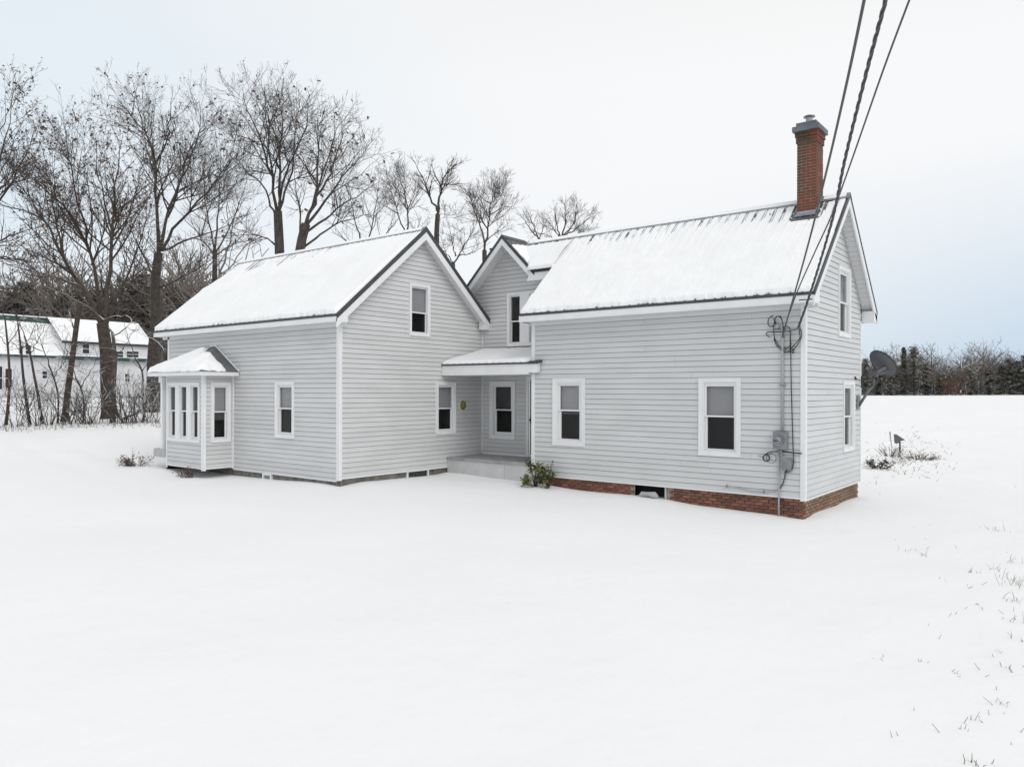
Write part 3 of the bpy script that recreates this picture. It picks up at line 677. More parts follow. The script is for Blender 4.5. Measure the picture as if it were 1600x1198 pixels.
m_.add([(-.775, yb, ez(yb)+.035), (-.79, 2.2, ez(2.19)+.03), (CX0, 2.2, ez(2.19)+.09), (CX0, CY0, ez(CY0)+.08)], [(0, 1, 2, 3)])
part('flashing', m_, 'galvanised', chim)

# ---------- snow on the roofs
def th_main(A, T, ln):
    d_r = ln-T                                   # distance from the ridge
    t = .012+.075*sm((d_r-.45)/1.6)+.028*fbm(A*.9, T*.9, 21)*sm(d_r/1.2)+.012*fbm(A*5, T*5, 5)
    bare = .11+.09*fbm(A*1.7, 0*A, 3)+.12*sm((A+3)/3)
    t = np.where(d_r < bare, t-.04*sm((bare-d_r)/.12), t)
    t = t+.03*np.exp(-((T-.9-.25*np.sin(A*1.1))/.12)**2)*sm((-A-2)/3)-.012*np.exp(-((T-1.05-.25*np.sin(A*1.1))/.08)**2)*sm((-A-2)/3)
    t = t*np.where(T < .16, sm((T-.02+.045*fbm(A*3.2, 0*A, 8)+.025*fbm(A*11, 0*A, 18))/.055), 1)
    # bare ring round the chimney and along the right rake
    dd = np.maximum(np.abs(A+.53)-.25, 0)+np.maximum(ln-T-.83, 0)*2
    t = np.where((dd < .06+.05*fbm(A*9, T*9, 4)), -.01, t)
    t = t*sm((OV-.03-A)/.06)*np.where(T > 1.08/2.58*ln*1.32, 1, sm((A+7.10)/.05))
    return t
snow_plane('thick snow on the long front roof slope of the right wing', -7.1, OV, (-.39, ez(-.39)), (ridge_y, ridge_z), 'x', th_main, gap=lambda A, T, ln: sm((.75+.5*fbm(A*1.3, A*0, 90)+.25*sm((-3-A)/3)-(ln-T))/.3)*(.22+.35*(fbm(A*4, T*3, 91)+.4)))
def th_mid(A, T, ln): return sm((A+7.99+(T/ln)*1.0)/.12)*(.02+.05*sm((ln-T-.2)/.6)+.03*fbm(A*2, T*2, 31))*np.where(T < .1, sm((T+.02*fbm(A*9, A, 2))/.05), 1)*sm((ln-T-.16)/.1)
snow_plane('snow on the short roof strip beside the cross gable', -9.0, -7.05, (1.10, ez(1.10)), (ridge_y, ridge_z), 'x', th_mid)
def th_cg(A, T, ln):
    return (.02+.04*sm((ln-T-.5)/.5)+.05*fbm(A*3, T*3, 13))*sm((ln-T-.38-.2*(A-1.2)*-1)/.15)*sm((A-(CY-.45)-.10-.05*fbm(T*6, A*2, 6))/.06)*sm((T-.05)/.06)
snow_plane('patchy snow on the small cross gable slope', CY-.45, 2.35, (-7.82, CPZ-1.17), (CPX, CPZ), 'y', th_cg)
def th_left(A, T, ln):
    d_r = ln-T
    t = .014+.085*sm((d_r-.3)/1.9+.25*sm((A+15)/4)-.1)+.025*fbm(A*.8, T*.8, 41)*sm(d_r/1.2)+.01*fbm(A*5, T*5, 45)
    t = t+.025*np.exp(-((T-2.1-.2*np.sin(A*1.2))/.12)**2)
    t = t*np.where(T < .16, sm((T-.02+.045*fbm(A*3.2, 0*A, 48)+.03*fbm(A*10, 0*A, 49))/.055), 1)*sm((LX+OV-.02-A)/.06)*sm((A-(LXL-.33))/.06)
    return t*sm((d_r-.1)/.08)
snow_plane('thick snow on the front roof slope of the left wing', LXL-.33, LX+OV, (-4.14, lez), (LR, LRZ), 'x', th_left, gap=lambda A, T, ln: sm((1.9*sm((-12.5-A)/4)+.4*fbm(A*1.3, A*0, 92)+.1-(ln-T))/.4)*.42*(.6+.6*(fbm(A*3, T*3, 93)+.3)))
def th_porch(A, T, ln):
    return (.085+.03*fbm(A*1.5, T*1.5, 51)+.008*fbm(A*7, T*7, 3))*sm((T-.01+.02*fbm(A*8, A*0, 55))/.06)*sm((A-LX-.03)/.04)*sm((RL-.04-A)/.05)*sm((RL-.04-A+T*.45-.12)/.1)
snow_plane('snow on the low porch roof between the two wings', LX+.02, RL-.03, (-.17, 2.93), (CY-.04, 3.39), 'x', th_porch)
# snow heap on the bay roof
nu, nv = 110, 60
A, Bq = np.meshgrid(np.linspace(BE0, BE1, nu), np.linspace(BEY, LY-.03, nv))
def hipz(x, y):
    f = (y-BEY)/(LY-.02-BEY); zf = BEZ+f*(AZ-BEZ)
    zr = BEZ+(BE1-x)/(BE1-AX1)*(AZ-BEZ); zl = BEZ+(x-BE0)/(AX0-BE0)*(AZ-BEZ)
    return np.minimum(np.minimum(zf, zr), zl)
hz = hipz(A, Bq)
edge = sm((A-BE0+.01+.03*fbm(Bq*6, A*3, 61))/.12)*sm((BE1-.05-A-.10*fbm(Bq*4, A*2, 6)+.0)/.16)*sm((Bq-BEY+.01+.02*fbm(A*7, Bq*3, 62))/.08)
bare = sm((AX1+.62-A-.62*((Bq-LY)/-1.2)*-1*-1)/.25+.2)     # right slope by the wall is swept bare
t = (.12+.05*fbm(A*2.2, Bq*2.2, 63)+.015*fbm(A*8, Bq*8, 64))*edge
t = t*sm(((LY-Bq)-.05-.34*sm((A-AX0+.1)/.4)+.03*fbm(A*5, Bq*5, 65))/.14)
keep = t > .004
V = np.stack([A, Bq, np.where(keep, hz+t, hz-.01)], -1).reshape(-1, 3); i = np.arange(nu*nv).reshape(nv, nu)
kk = keep[:-1, :-1] | keep[1:, :-1] | keep[:-1, 1:] | keep[1:, 1:]
Fq = np.stack([i[:-1, :-1], i[:-1, 1:], i[1:, 1:], i[1:, :-1]], -1)[kk].reshape(-1, 4)
tag(link('roof_snow', fast_mesh('roof_snow', V, Fq, 4), 'roof_snow', smooth=True), 'lumpy heap of snow on the hipped bay roof', kind='stuff')
# thin line of snow on the ridge caps
m_ = MB()
for (x0, x1, y_, z_, s_) in ((-8.7, -.82, ridge_y, ridge_z, SL), (-.24, .25, ridge_y, ridge_z, SL), (LXL-.3, LX+.2, LR, LRZ, LSL)):
    n_ = int((x1-x0)/.08)
    for q in range(n_+1):
        xx = x0+(x1-x0)*q/n_; b_ = len(m_.v); hh = .012+.008*float(vnoise(np.array([xx*3.]), np.array([1.]), 7)[0])
        m_.v += [(xx, y_-.11, z_-.11*s_+.043), (xx, y_-.02, z_+.03+hh), (xx, y_+.06, z_+.01)]
        if q: m_.f += [(b_-3, b_, b_+1, b_-2), (b_-2, b_+1, b_+2, b_-1)]
tag(part('ridge_snow', m_, 'roof_snow', None), 'thin white dusting of snow along the ridge caps', kind='stuff')

# ------------------------------------------------------------------ things fixed to the house
y0 = -.02
def fy(x, z, d=0): return (x, y0-d, z)
# service riser and meter
em = thing('electric_meter', 'round glass electric meter on a grey box, left of the front corner post', 'meter', fy(-.46, .99))
m_ = MB(); m_.box(-.605, -.32, -.13, -.02, .99, 1.35); m_.box(-.612, -.313, -.135, -.0205, 1.335, 1.352); part('meter_box', m_, 'meter_grey', em)
m_ = MB(); m_.tube([(-.49, -.13, 1.18), (-.49, -.16, 1.18)], .105, 24); m_.tube([(-.49, -.16, 1.18), (-.49, -.165, 1.18)], .112, 24); part('collar', m_, 'galvanised', em)
m_ = MB(); m_.tube([(-.49, -.165, 1.18), (-.49, -.24, 1.18), (-.49, -.27, 1.18)], [.088, .084, .06], 24); part('glass_cover', m_, 'meter_grey', em, True)
m_ = MB(); m_.disc((-.49, -.165, 1.18), .075, 'y', -.06, 20); m_.box(-.54, -.44, -.276, -.27, 1.165, 1.185); part('dial', m_, 'cable', em)
rp_ = thing('service_riser', 'pale grey conduit riser above the electric meter with a curved weatherhead', 'conduit', fy(-.44, 1.35))
m_ = MB(); m_.tube([(-.438, -.055, 1.352), (-.438, -.055, 3.42), (-.44, -.07, 3.50), (-.47, -.12, 3.56), (-.52, -.14, 3.55), (-.55, -.14, 3.50)], [.03]*3+[.035, .04, .035], 10); part('pipe', m_, 'conduit', rp_, True)
for z in (2.31, 3.05):
    m_ = MB(); m_.box(-.50, -.375, -.095, -.02, z, z+.022); part('strap', m_, 'meter_grey', rp_)
gp_ = thing('ground_conduit', 'thin pale conduit running down past the brick foundation into the snow', 'conduit', fy(-.51, -.42))
m_ = MB(); m_.tube([(-.51, -.055, .985), (-.505, -.055, .2), (-.50, -.055, -.46)], .019, 8); part('pipe', m_, 'conduit', gp_, True)
m_ = MB(); m_.tube([(-.46, -.06, .985), (-.45, -.06, .83)], .03, 8); part('nipple', m_, 'meter_grey', gp_)
bx = thing('cable_box', 'grey utility junction box below and right of the meter', 'box', fy(-.33, .53))
m_ = MB(); m_.box(-.435, -.235, -.10, -.02, .55, .82); m_.box(-.442, -.228, -.106, -.098, .80, .828); part('box', m_, 'meter_grey', bx)
m_ = MB(); m_.tube([(-.33, -.06, .53), (-.33, -.108, .53), (-.33, -.108, .60)], .02, 8); part('lock', m_, 'cable', bx)
m_ = MB(); m_.tube([(-.37, -.05, .55), (-.38, -.05, .42), (-.42, -.045, .28), (-.49, -.04, .16)], .014, 6); part('wire', m_, 'cable_grey', bx)
def loop(cx, cz, r, n=22, wob=.0, turns=1, yy=-.06, seed=1, sx=1):
    R_ = random.Random(seed); return [(cx+sx*(r+R_.uniform(-wob, wob))*math.cos(2*math.pi*turns*i/n), yy-.004*i/n*turns, cz+(r+R_.uniform(-wob, wob))*math.sin(2*math.pi*turns*i/n)) for i in range(n+1)]
cc = thing('cable_coil', 'coil of black cable hanging left of the meter', 'cable', fy(-.75, .8))
m_ = MB(); m_.tube(loop(-.765, .79, .068, 60, .006, 4), .011, 6); m_.tube(loop(-.66, .79, .10, 30, .004, 1), .005, 5)
m_.tube([(-.80, -.06, .84), (-.74, -.06, .90), (-.65, -.05, .93), (-.50, -.045, .935)], .011, 6); m_.tube([(-.83, -.06, .80), (-.95, -.05, .83)], .005, 5); part('coil', m_, 'cable', cc)
hc = thing('horizontal_cable', 'short black cable running from the meter to the front corner post', 'cable', fy(-.3, .94))
m_ = MB(); m_.tube([(-.45, -.05, .945), (-.2, -.045, .925), (-.04, -.06, .92)], .014, 6); part('cable', m_, 'cable', hc)
dc_ = thing('drop_cable', 'thin black cable dropping down the wall beside the riser to the utility box', 'cable', fy(-.24, .6))
m_ = MB(); m_.tube([(-.30, -.06, 3.42), (-.275, -.05, 3.40), (-.272, -.04, 3.0), (-.26, -.04, 2.3), (-.235, -.04, 1.5), (-.215, -.045, .95), (-.20, -.05, .72), (-.23, -.07, .58), (-.29, -.08, .53)], .010, 6); part('cable', m_, 'cable', dc_)
lp = thing('low_conduit', 'thin grey pipe lying along the bottom siding course left of the conduit', 'pipe', fy(-1.1, .12))
m_ = MB(); m_.tube([(-1.62, -.04, .125), (-1.4, -.04, .105), (-1.1, -.04, .06), (-.75, -.04, .07), (-.58, -.045, .10), (-.52, -.05, .16)], .013, 6)
part('pipe', m_, 'conduit', lp)
for xq, zq in ((-1.64, .125), (-.82, .07)):
    m_ = MB(); m_.tube([(xq, -.03, zq+.03), (xq, -.06, zq-.03)], .018, 6); part('clip', m_, 'meter_grey', lp)
# tangle of service wires and the overhead drops
tg = thing('service_wire_tangle', 'tangle of looped black service wires under the eave by the corner', 'wires', fy(-.4, 3.3))
m_ = MB(); B = lambda pts, r=.0095: m_.tube(pts, r, 6)
def cz(p): return [(a, -.07-.02*math.sin(a*9+b*5), b) for a, b in p]
def smooth(p, n=6):
    p = np.array(p, float); q = [p[0]]
    for i in range(len(p)-1):
        a = p[max(i-1, 0)]; b = p[i]; c = p[i+1]; d = p[min(i+2, len(p)-1)]
        for k_ in range(1, n+1):
            t_ = k_/n; q.append(.5*((2*b)+(-a+c)*t_+(2*a-5*b+4*c-d)*t_*t_+(-a+3*b-3*c+d)*t_**3))
    return np.array(q)
B(smooth(cz([(-.62, 3.78), (-.72, 3.72), (-.74, 3.60), (-.67, 3.55), (-.60, 3.60), (-.60, 3.70)])))
B(smooth(cz([(-.55, 3.76), (-.60, 3.64), (-.62, 3.45), (-.60, 3.3), (-.52, 3.15), (-.42, 3.03), (-.34, 3.0), (-.30, 3.04)])))
B(smooth(cz([(-.47, 3.76), (-.42, 3.6), (-.42, 3.4), (-.46, 3.3), (-.43, 3.15), (-.36, 3.04)])))
B(smooth(cz([(-.53, 3.75), (-.50, 3.76), (-.45, 3.70)])))
B(smooth(cz([(-.70, 3.33), (-.77, 3.38), (-.75, 3.44), (-.62, 3.44), (-.45, 3.43), (-.27, 3.44), (-.13, 3.47)])))
B(smooth(cz([(-.62, 3.30), (-.55, 3.13), (-.48, 3.10), (-.36, 3.08), (-.28, 3.13), (-.24, 3.19)])))
B(smooth(cz([(-.11, 3.52), (-.06, 3.44), (-.05, 3.32), (-.09, 3.2), (-.17, 3.08), (-.24, 3.03)])))
B(smooth(cz([(-.10, 3.50), (-.09, 3.40), (-.08, 3.28), (-.18, 3.15), (-.27, 3.05)])))
B(smooth(cz([(-.62, 3.72), (-.57, 3.62), (-.58, 3.50), (-.5, 3.50), (-.34, 3.53), (-.27, 3.47), (-.27, 3.2), (-.27, 3.05)])))
part('wire', m_, 'cable', tg)
for xq, zq in ((-.27, 3.04), (-.21, 3.02)):
    m_ = MB(); m_.tube([(xq, -.07, zq+.03), (xq, -.09, zq), (xq, -.07, zq-.03)], [.028, .038, .028], 10); part('splice', m_, 'cable', tg, True)
for xq, zq in ((-.43, 3.32), (-.10, 3.50)):
    m_ = MB(); m_.tube([(xq, -.01, zq), (xq, -.08, zq)], .03, 8); part('insulator', m_, 'meter_grey', tg, True)
def cab(pts): return np.array([dep(u, v, z) for u, v, z in pts])
A0 = np.array([-.43, -.08, 3.33]); A1 = np.array([-.10, -.09, 3.51])
ca = thing('overhead_cable', 'leftmost of the three overhead service cables, thick and smooth', 'cable', A0)
P1 = smooth([A0]+list(cab([(1262, 385, 12.6), (1292, 265, 10.3), (1323, 130, 8.3), (1352, -8, 6.8), (1375, -130, 5.9), (1396, -260, 5.1)])), 8)
m_ = MB(); m_.tube(P1, .0155, 8); part('cable', m_, 'cable_grey', ca, True)
cb = thing('twisted_cable', 'middle overhead service cable of twisted strands meeting the corner of the house', 'cable', A1)
P2 = smooth([A1]+list(cab([(1267, 455, 14.2), (1300, 345, 12.3), (1320, 250, 10.8), (1352, 120, 9.2), (1386, -8, 7.9), (1412, -110, 7.0), (1440, -230, 6.2)])), 14)
T_ = np.gradient(P2, axis=0); T_ /= np.linalg.norm(T_, axis=1)[:, None]; N1 = np.cross(T_, [0, 0, 1.]); N1 /= np.linalg.norm(N1, axis=1)[:, None]; N2 = np.cross(T_, N1)
s_arc = np.r_[0, np.cumsum(np.linalg.norm(np.diff(P2, axis=0), axis=1))]
for j in range(3):
    ph = s_arc*2*math.pi/.62+j*2.094; m_ = MB(); m_.tube(P2+.0155*(np.cos(ph)[:, None]*N1+np.sin(ph)[:, None]*N2), .0115, 6); part('strand', m_, 'cable_grey', cb, True)
cc2 = thing('overhead_cable', 'rightmost overhead service cable, thin, crossing behind the twisted one', 'cable', A0)
P3 = smooth([A0+np.array([.02, 0, .12])]+list(cab([(1246, 455, 14.6), (1275, 390, 13.3), (1300, 335, 12.5), (1331, 250, 11.2), (1380, 110, 9.4), (1424, -8, 8.2), (1462, -110, 7.3), (1510, -240, 6.4)])), 8)
m_ = MB(); m_.tube(P3, .0125, 8); part('cable', m_, 'cable_grey', cc2, True)

# wreath
wr = thing('wall_wreath', 'small round yellow green wreath with a pale rim beside the porch window', 'wreath', (LX+.02, .72, 1.76))
m_ = MB()
m_.tube([(LX+.035, .72+.155*math.cos(a), 1.758+.155*math.sin(a)) for a in np.linspace(0, 2*math.pi, 25)], .014, 6); part('rim', m_, 'wreath_rim', wr)
m_ = MB(); m_.tube([(LX+.02, .72, 1.758), (LX+.035, .72, 1.758), (LX+.06, .72, 1.758)], [.14, .13, .05], 20)
rw = random.Random(4)
for _ in range(160):
    a = rw.uniform(0, 6.28); r = rw.uniform(.03, .14); c = np.array([LX+.05, .72+r*math.cos(a), 1.758+r*math.sin(a)]); d = np.array([rw.uniform(-.01, .03), rw.uniform(-.03, .03), rw.uniform(-.03, .03)])
    e = np.array([rw.uniform(-.01, .01), rw.uniform(-.015, .015), rw.uniform(-.015, .015)]); m_.add([c-d, c+e, c+d, c-e], [(0, 1, 2, 3)])
part('foliage', m_, 'wreath_yellow', wr)

# satellite dish
dc0 = np.array([.035, 4.07, 1.93])
sd = thing('satellite_dish', 'dark grey satellite dish on a bent arm at the far corner of the gable wall', 'satellite dish', dc0)
m_ = MB(); m_.box(.027, .05, 3.97, 4.17, 1.76, 2.10); part('mount_plate', m_, 'meter_grey', sd)
ctr = dep(1380.5, 568, 19.3); elbow = dep(1364, 603, 19.1)
m_ = MB(); m_.tube(np.array([dc0+np.array([.02, 0, -.08]), dc0*.35+elbow*.65, elbow, elbow+np.array([.01, 0, .05]), elbow+np.array([.015, 0, .30])]), .034, 10); part('arm', m_, 'dish_grey', sd, True)
m_ = MB(); m_.tube([dc0+np.array([.0, -.25, .42]), dc0+np.array([.05, -.05, .40]), dc0+np.array([.10, .1, .30])], .01, 6); part('brace', m_, 'dish_grey', sd)
rt3, up3 = RV, np.array([0, 0, 1.])
majd = (rt3*17.5-up3*19)/26; majd = np.array(majd); majd /= np.linalg.norm(majd)     # long axis as seen
nrm = np.array(-_fw*.62+rt3*-.62+up3*-.35); nrm -= majd*np.dot(nrm, majd); nrm /= np.linalg.norm(nrm); mind = np.cross(nrm, majd)
m_ = MB(); nr, na = 7, 32; V_ = []
for side in (0, .012):
    for i_ in range(nr+1):
        for j in range(na):
            r = i_/nr; a = 2*math.pi*j/na
            V_.append(ctr+majd*.42*r*math.cos(a)+mind*.25*r*math.sin(a)-nrm*(.07*r*r)+nrm*(.06+side))
fs = []
for sd_ in (0, 1):
    o_ = sd_*(nr+1)*na
    for i_ in range(nr):
        for j in range(na): fs.append((o_+i_*na+j, o_+i_*na+(j+1) % na, o_+(i_+1)*na+(j+1) % na, o_+(i_+1)*na+j))
for j in range(na): a = nr*na+j; b = nr*na+(j+1) % na; c = (nr+1)*na; fs.append((a, b, b+c, a+c))
m_.add(V_, fs); part('reflector', m_, 'dish_grey', sd, True)
m_ = MB(); m_.tube([tuple(V_[nr*na+j]+nrm*.005) for j in list(range(na))+[0]], .008, 6); part('rim', m_, 'cable', sd)
m_ = MB(); hubp = ctr+majd*.08+nrm*.10; hb0 = elbow+np.array([.02, 0, .30]); m_.box(-.11, .09, -.07, .07, -.07, .07, lambda a, b, c: tuple(hb0+np.array([a, b, c]))); m_.tube([hb0, hubp], .045, 8); m_.tube([hb0+[0, 0, -.05], ctr+majd*.22+nrm*.07], .018, 6); part('bracket', m_, 'dish_grey', sd)
m_ = MB(); far = ctr-nrm*.5+majd*.34; m_.tube([ctr+majd*.3, ctr+majd*.42-nrm*.1, far], .014, 6); m_.tube([far, far+rt3*.09+up3*.02], .045, 10); part('feed_arm', m_, 'conduit', sd)
m_ = MB(); m_.tube(smooth([elbow+np.array([0, 0, .1]), elbow+np.array([-.12, 0, -.14]), elbow+np.array([-.16, 0, -.05]), elbow+np.array([-.1, 0, .04])]), .006, 5); part('wire', m_, 'cable', sd)
wc = thing('wall_clip_wire', 'short dark wire clipped round the far corner above the dish arm', 'wire', (.03, 4.1, 2.5))
m_ = MB(); m_.tube([(.03, 3.8, 2.53), (.05, 4.0, 2.49), (.05, 4.36, 2.45)], .009, 5); m_.tube([(.03, 3.78, 2.56), (.05, 3.8, 2.48)], .02, 6); m_.tube([(.045, 4.36, 2.58), (.045, 4.37, 2.3)], .02, 6); part('wire', m_, 'cable', wc)
# stone lump in the crawl opening
lb = thing('stone_lump', 'small snow dusted stone lying in the dark foundation opening', 'stone', (-3.5, -.02, -.28))
m_ = MB(); m_.tube([(-3.78, -.05, -.27), (-3.70, -.06, -.22), (-3.55, -.06, -.21), (-3.38, -.06, -.22), (-3.30, -.05, -.27)], [.02, .06, .05, .08, .04], 9); part('rock', m_, 'concrete', lb, True)

# ------------------------------------------------------------------ trees
def tubes_np(branches, sides_of):
    Vs = []; Fs = []; base = 0
    groups = {}
    for pts, rad in branches:
        s = sides_of(rad[0]); groups.setdefault((len(pts), s), []).append((pts, rad))
    for (n, s), lst in groups.items():
        Pp = np.array([a for a, _ in lst]); Rr = np.array([b for _, b in lst])
        T = np.gradient(Pp, axis=1); T /= np.linalg.norm(T, axis=2)[..., None]+1e-9
        ref = np.where(np.abs(T[:, :1, 2:3]) > .9, np.array([1., 0, 0]), np.array([0, 0, 1.]))
        A = np.cross(T, np.broadcast_to(ref, T.shape)); A /= np.linalg.norm(A, axis=2)[..., None]+1e-9; B_ = np.cross(T, A)
        an = np.arange(s)*2*math.pi/s
        V = Pp[:, :, None]+Rr[:, :, None, None]*(np.cos(an)[:, None]*A[:, :, None]+np.sin(an)[:, None]*B_[:, :, None])
        m = len(lst); idx = np.arange(m*n*s).reshape(m, n, s)+base
        a = idx[:, :-1]; b = idx[:, 1:]
        Fs.append(np.stack([a, np.roll(a, -1, 2), np.roll(b, -1, 2), b], -1).reshape(-1, 4)); Vs.append(V.reshape(-1, 3)); base += m*n*s
    return np.concatenate(Vs), np.concatenate(Fs)
def resample(pts, n):
    pts = smooth(pts, 5); s = np.r_[0, np.cumsum(np.linalg.norm(np.diff(pts, axis=0), axis=1))]; q = np.linspace(0, s[-1], n)
    return np.stack([np.interp(q, s, pts[:, i]) for i in range(3)], 1), s[-1]
def grow(limbs, rng, dens=1., twig=.0082, lens=(.5, .52, .5), counts=(2.3, 2.5, 3.6), up=.30, spread=.72, depth=3, maxlen=4.6, firstfrac=.25):
    """limbs = [(pts, r0, r1)]; returns branch list"""
    out = []
    def sub(pts, rad, L, lev):
        if lev >= depth: return
        n = max(1, int(counts[lev]*L*dens))
        for _ in range(n):
            t = rng.uniform(firstfrac if lev == 0 else .12, .98); i = t*(len(pts)-1); k = min(int(i), len(pts)-2); p = pts[k]+(pts[k+1]-pts[k])*(i-k)
            r0 = (rad[k]+(rad[k+1]-rad[k])*(i-k)); T = pts[k+1]-pts[k]; T /= np.linalg.norm(T)+1e-9
            a = rng.normal(size=3); a -= T*np.dot(a, T); a /= np.linalg.norm(a)+1e-9
            d = T*(1-spread*.45)+a*spread*rng.uniform(.7, 1.15); d[2] += up*.5; d /= np.linalg.norm(d)
            ln = min(maxlen*(.60**lev), L*lens[lev])*(1.2-.75*t)*rng.uniform(.65, 1.25)
            if ln < .18: continue
            m = (6, 5, 4)[lev]; q = [p]; dd = d.copy()
            for s in range(m-1):
                dd = dd+rng.normal(size=3)*.13; dd[2] += up*.11; dd /= np.linalg.norm(dd); q.append(q[-1]+dd*ln/(m-1))
            q = np.array(q); rr = np.linspace(max(twig*.75, min(r0*.62, .018*ln+.006)), twig*(.62 if lev else .75), m)
            out.append((q, rr)); sub(q, rr, ln, lev+1)
    for pts, r0, r1 in limbs:
        P_, L_ = resample(pts, 12); R_ = r1+(r0-r1)*(1-np.linspace(0, 1, 12))**1.15
        jit = rng.normal(size=P_.shape)*.05; jit[0] = 0; P_ = P_+jit*min(1, L_/5)
        out.append((P_, R_)); sub(P_, R_, L_, 0)
    return out
def sides(r): return 8 if r > .12 else (5 if r > .035 else 3)
def leaves_mesh(branches, rng, n, size, zmax=None):
    tips = [b for b in branches if b[1][0] < .03]; V = []; idx = rng.integers(0, len(tips), n)
    for k in idx:
        q = tips[k][0]; p = q[rng.integers(1, len(q))]+rng.normal(size=3)*.05
        a = rng.normal(size=3)*size*.6; b = rng.normal(size=3)*size*.45; V += [p-a, p+b, p+a, p-b]
    V = np.array(V); return V, np.arange(len(V)).reshape(-1, 4)
def tree_px(name, label, Z, trunk, tr, limbs, seed, mtr='bark', leaves=0, lsize=.07, group=None, cat='tree', cut=1., **kw):
    rng = np.random.default_rng(seed)
    tp = [dep(u, v, Z) for u, v in trunk]; base = tp[0].copy(); gz_ = g1(base[0], base[1]); base[2] = gz_-.05
    if tp[0][2] > gz_: tp = [base]+tp if tp[0][2] > gz_+.6 else [base]+tp[1:]
    th = thing(name, label, cat, base, group)
    P_, L_ = resample(np.array(tp), 14); R_ = np.linspace(tr[0], tr[1], 14); R_[0] *= 1.35; R_[1] *= 1.1
    V, Fq = tubes_np([(P_, R_)], lambda r: 12); link('trunk', fast_mesh('trunk', V, Fq, 4), mtr, th, True)
    LB = []
    for pts, r0, r1, *dz in limbs:
        d0, d1 = (dz[0] if dz else (0, rng.uniform(-2.5, 2.5)))
        n = len(pts); w3 = [dep(u, v, Z+d0+(d1-d0)*(i/(n-1))) for i, (u, v) in enumerate(pts)]; LB.append((resample(np.array(w3), 14)[0][:max(4, int(round(14*cut)))], r0*.74, r1*.5))
    br = grow(LB, rng, **kw); V, Fq = tubes_np(br, sides)
    link('branches', fast_mesh('branches', V, Fq, 4), mtr, th, True)
    if leaves:
        V, Fq = leaves_mesh(br, rng, leaves, lsize); o = link('leaves', fast_mesh('leaves', V, Fq, 4), 'leaf_brown', th); o['kind'] = 'stuff'
    return th, br

G1 = 'bare trees along the snowy bank'
tree_px('oak_tree', 'broad oak with clinging brown leaves and a thick trunk before the white house', 42, [(172, 655), (168, 600), (166, 550), (160, 505)], (.40, .30), [
    ([(160, 510), (128, 450), (100, 405), (70, 345), (40, 300), (-10, 255)], .20, .03, (0, -3)),
    ([(160, 510), (150, 440), (142, 400), (120, 350), (80, 305), (40, 272), (-10, 240)], .17, .03, (0, 2)),
    ([(166, 505), (170, 440), (174, 380), (177, 320), (184, 270), (190, 220), (196, 185)], .20, .03, (0, 0)),
    ([(166, 505), (192, 445), (212, 395), (228, 350), (236, 300)], .13, .025, (0, -1.5)),
    ([(128, 450), (80, 430), (30, 420), (-20, 400)], .10, .02, (-1, -4)),
    ([(140, 395), (125, 330), (110, 260), (100, 200), (95, 175)], .10, .02, (1, 3)),
    ([(100, 405), (85, 330), (72, 260), (60, 200)], .09, .02, (-1, -2)),
    ([(175, 360), (160, 300), (150, 240), (150, 200)], .08, .02, (0, 1)),
    ([(70, 345), (40, 330), (0, 320), (-30, 300)], .08, .02, (-2, -4)),
    ([(174, 390), (200, 340), (215, 290), (225, 240)], .08, .02, (0, 2))], 1, 'bark_brown', leaves=3400, lsize=.07, dens=.92, cut=.9, group=G1)
tree_px('maple_tree', 'tall bare maple rising behind the left end of the house roof', 46, [(240, 640), (240, 560), (244, 500), (243, 440), (248, 395)], (.42, .24), [
    ([(248, 395), (243, 300), (243, 250), (228, 212), (205, 178), (158, 148)], .17, .025, (0, 1)),
    ([(243, 255), (262, 222), (266, 180), (270, 128)], .09, .02, (0, -1)),
    ([(243, 255), (226, 200), (215, 160), (205, 125)], .07, .02, (0, 2)),
    ([(250, 392), (265, 325), (290, 270), (301, 240), (313, 190), (306, 140)], .15, .025, (0, 2)),
    ([(252, 392), (275, 350), (310, 315), (340, 280), (362, 240), (374, 190)], .14, .025, (0, -3)),
    ([(252, 392), (300, 372), (340, 360), (400, 330)], .10, .02, (0, 3)),
    ([(262, 340), (280, 295), (296, 235), (330, 195), (345, 150)], .09, .02, (1, 3)),
    ([(243, 440), (225, 400), (205, 360), (190, 330)], .09, .02, (0, 2)),
    ([(246, 450), (290, 430), (330, 405), (370, 380)], .09, .02, (0, -2))], 2, leaves=900, lsize=.09, dens=.95, cut=.9, group=G1)
tree_px('maple_tree', 'tall bare maple with an upright fan crown, its trunk rising behind the left wing roof', 40, [(437, 640), (437, 480), (437, 400), (434, 330)], (.36, .22), [
    ([(434, 335), (426, 285), (408, 222), (386, 172), (376, 120)], .13, .022, (0, 1)),
    ([(434, 335), (437, 260), (440, 200), (430, 112)], .13, .022, (0, -1)),
    ([(436, 320), (450, 265), (470, 220), (482, 175), (478, 140)], .10, .02, (0, 2)),
    ([(432, 340), (410, 292), (380, 262), (354, 225)], .09, .02, (0, -2)),
    ([(436, 330), (455, 262), (463, 200), (472, 135)], .10, .02, (0, -2)),
    ([(426, 285), (420, 230), (414, 170), (410, 120)], .08, .02, (0, 2)),
    ([(437, 390), (410, 370), (375, 360), (350, 345)], .08, .02, (0, 2))], 3, leaves=260, lsize=.09, dens=1.15, spread=.85, cut=.9, group=G1)
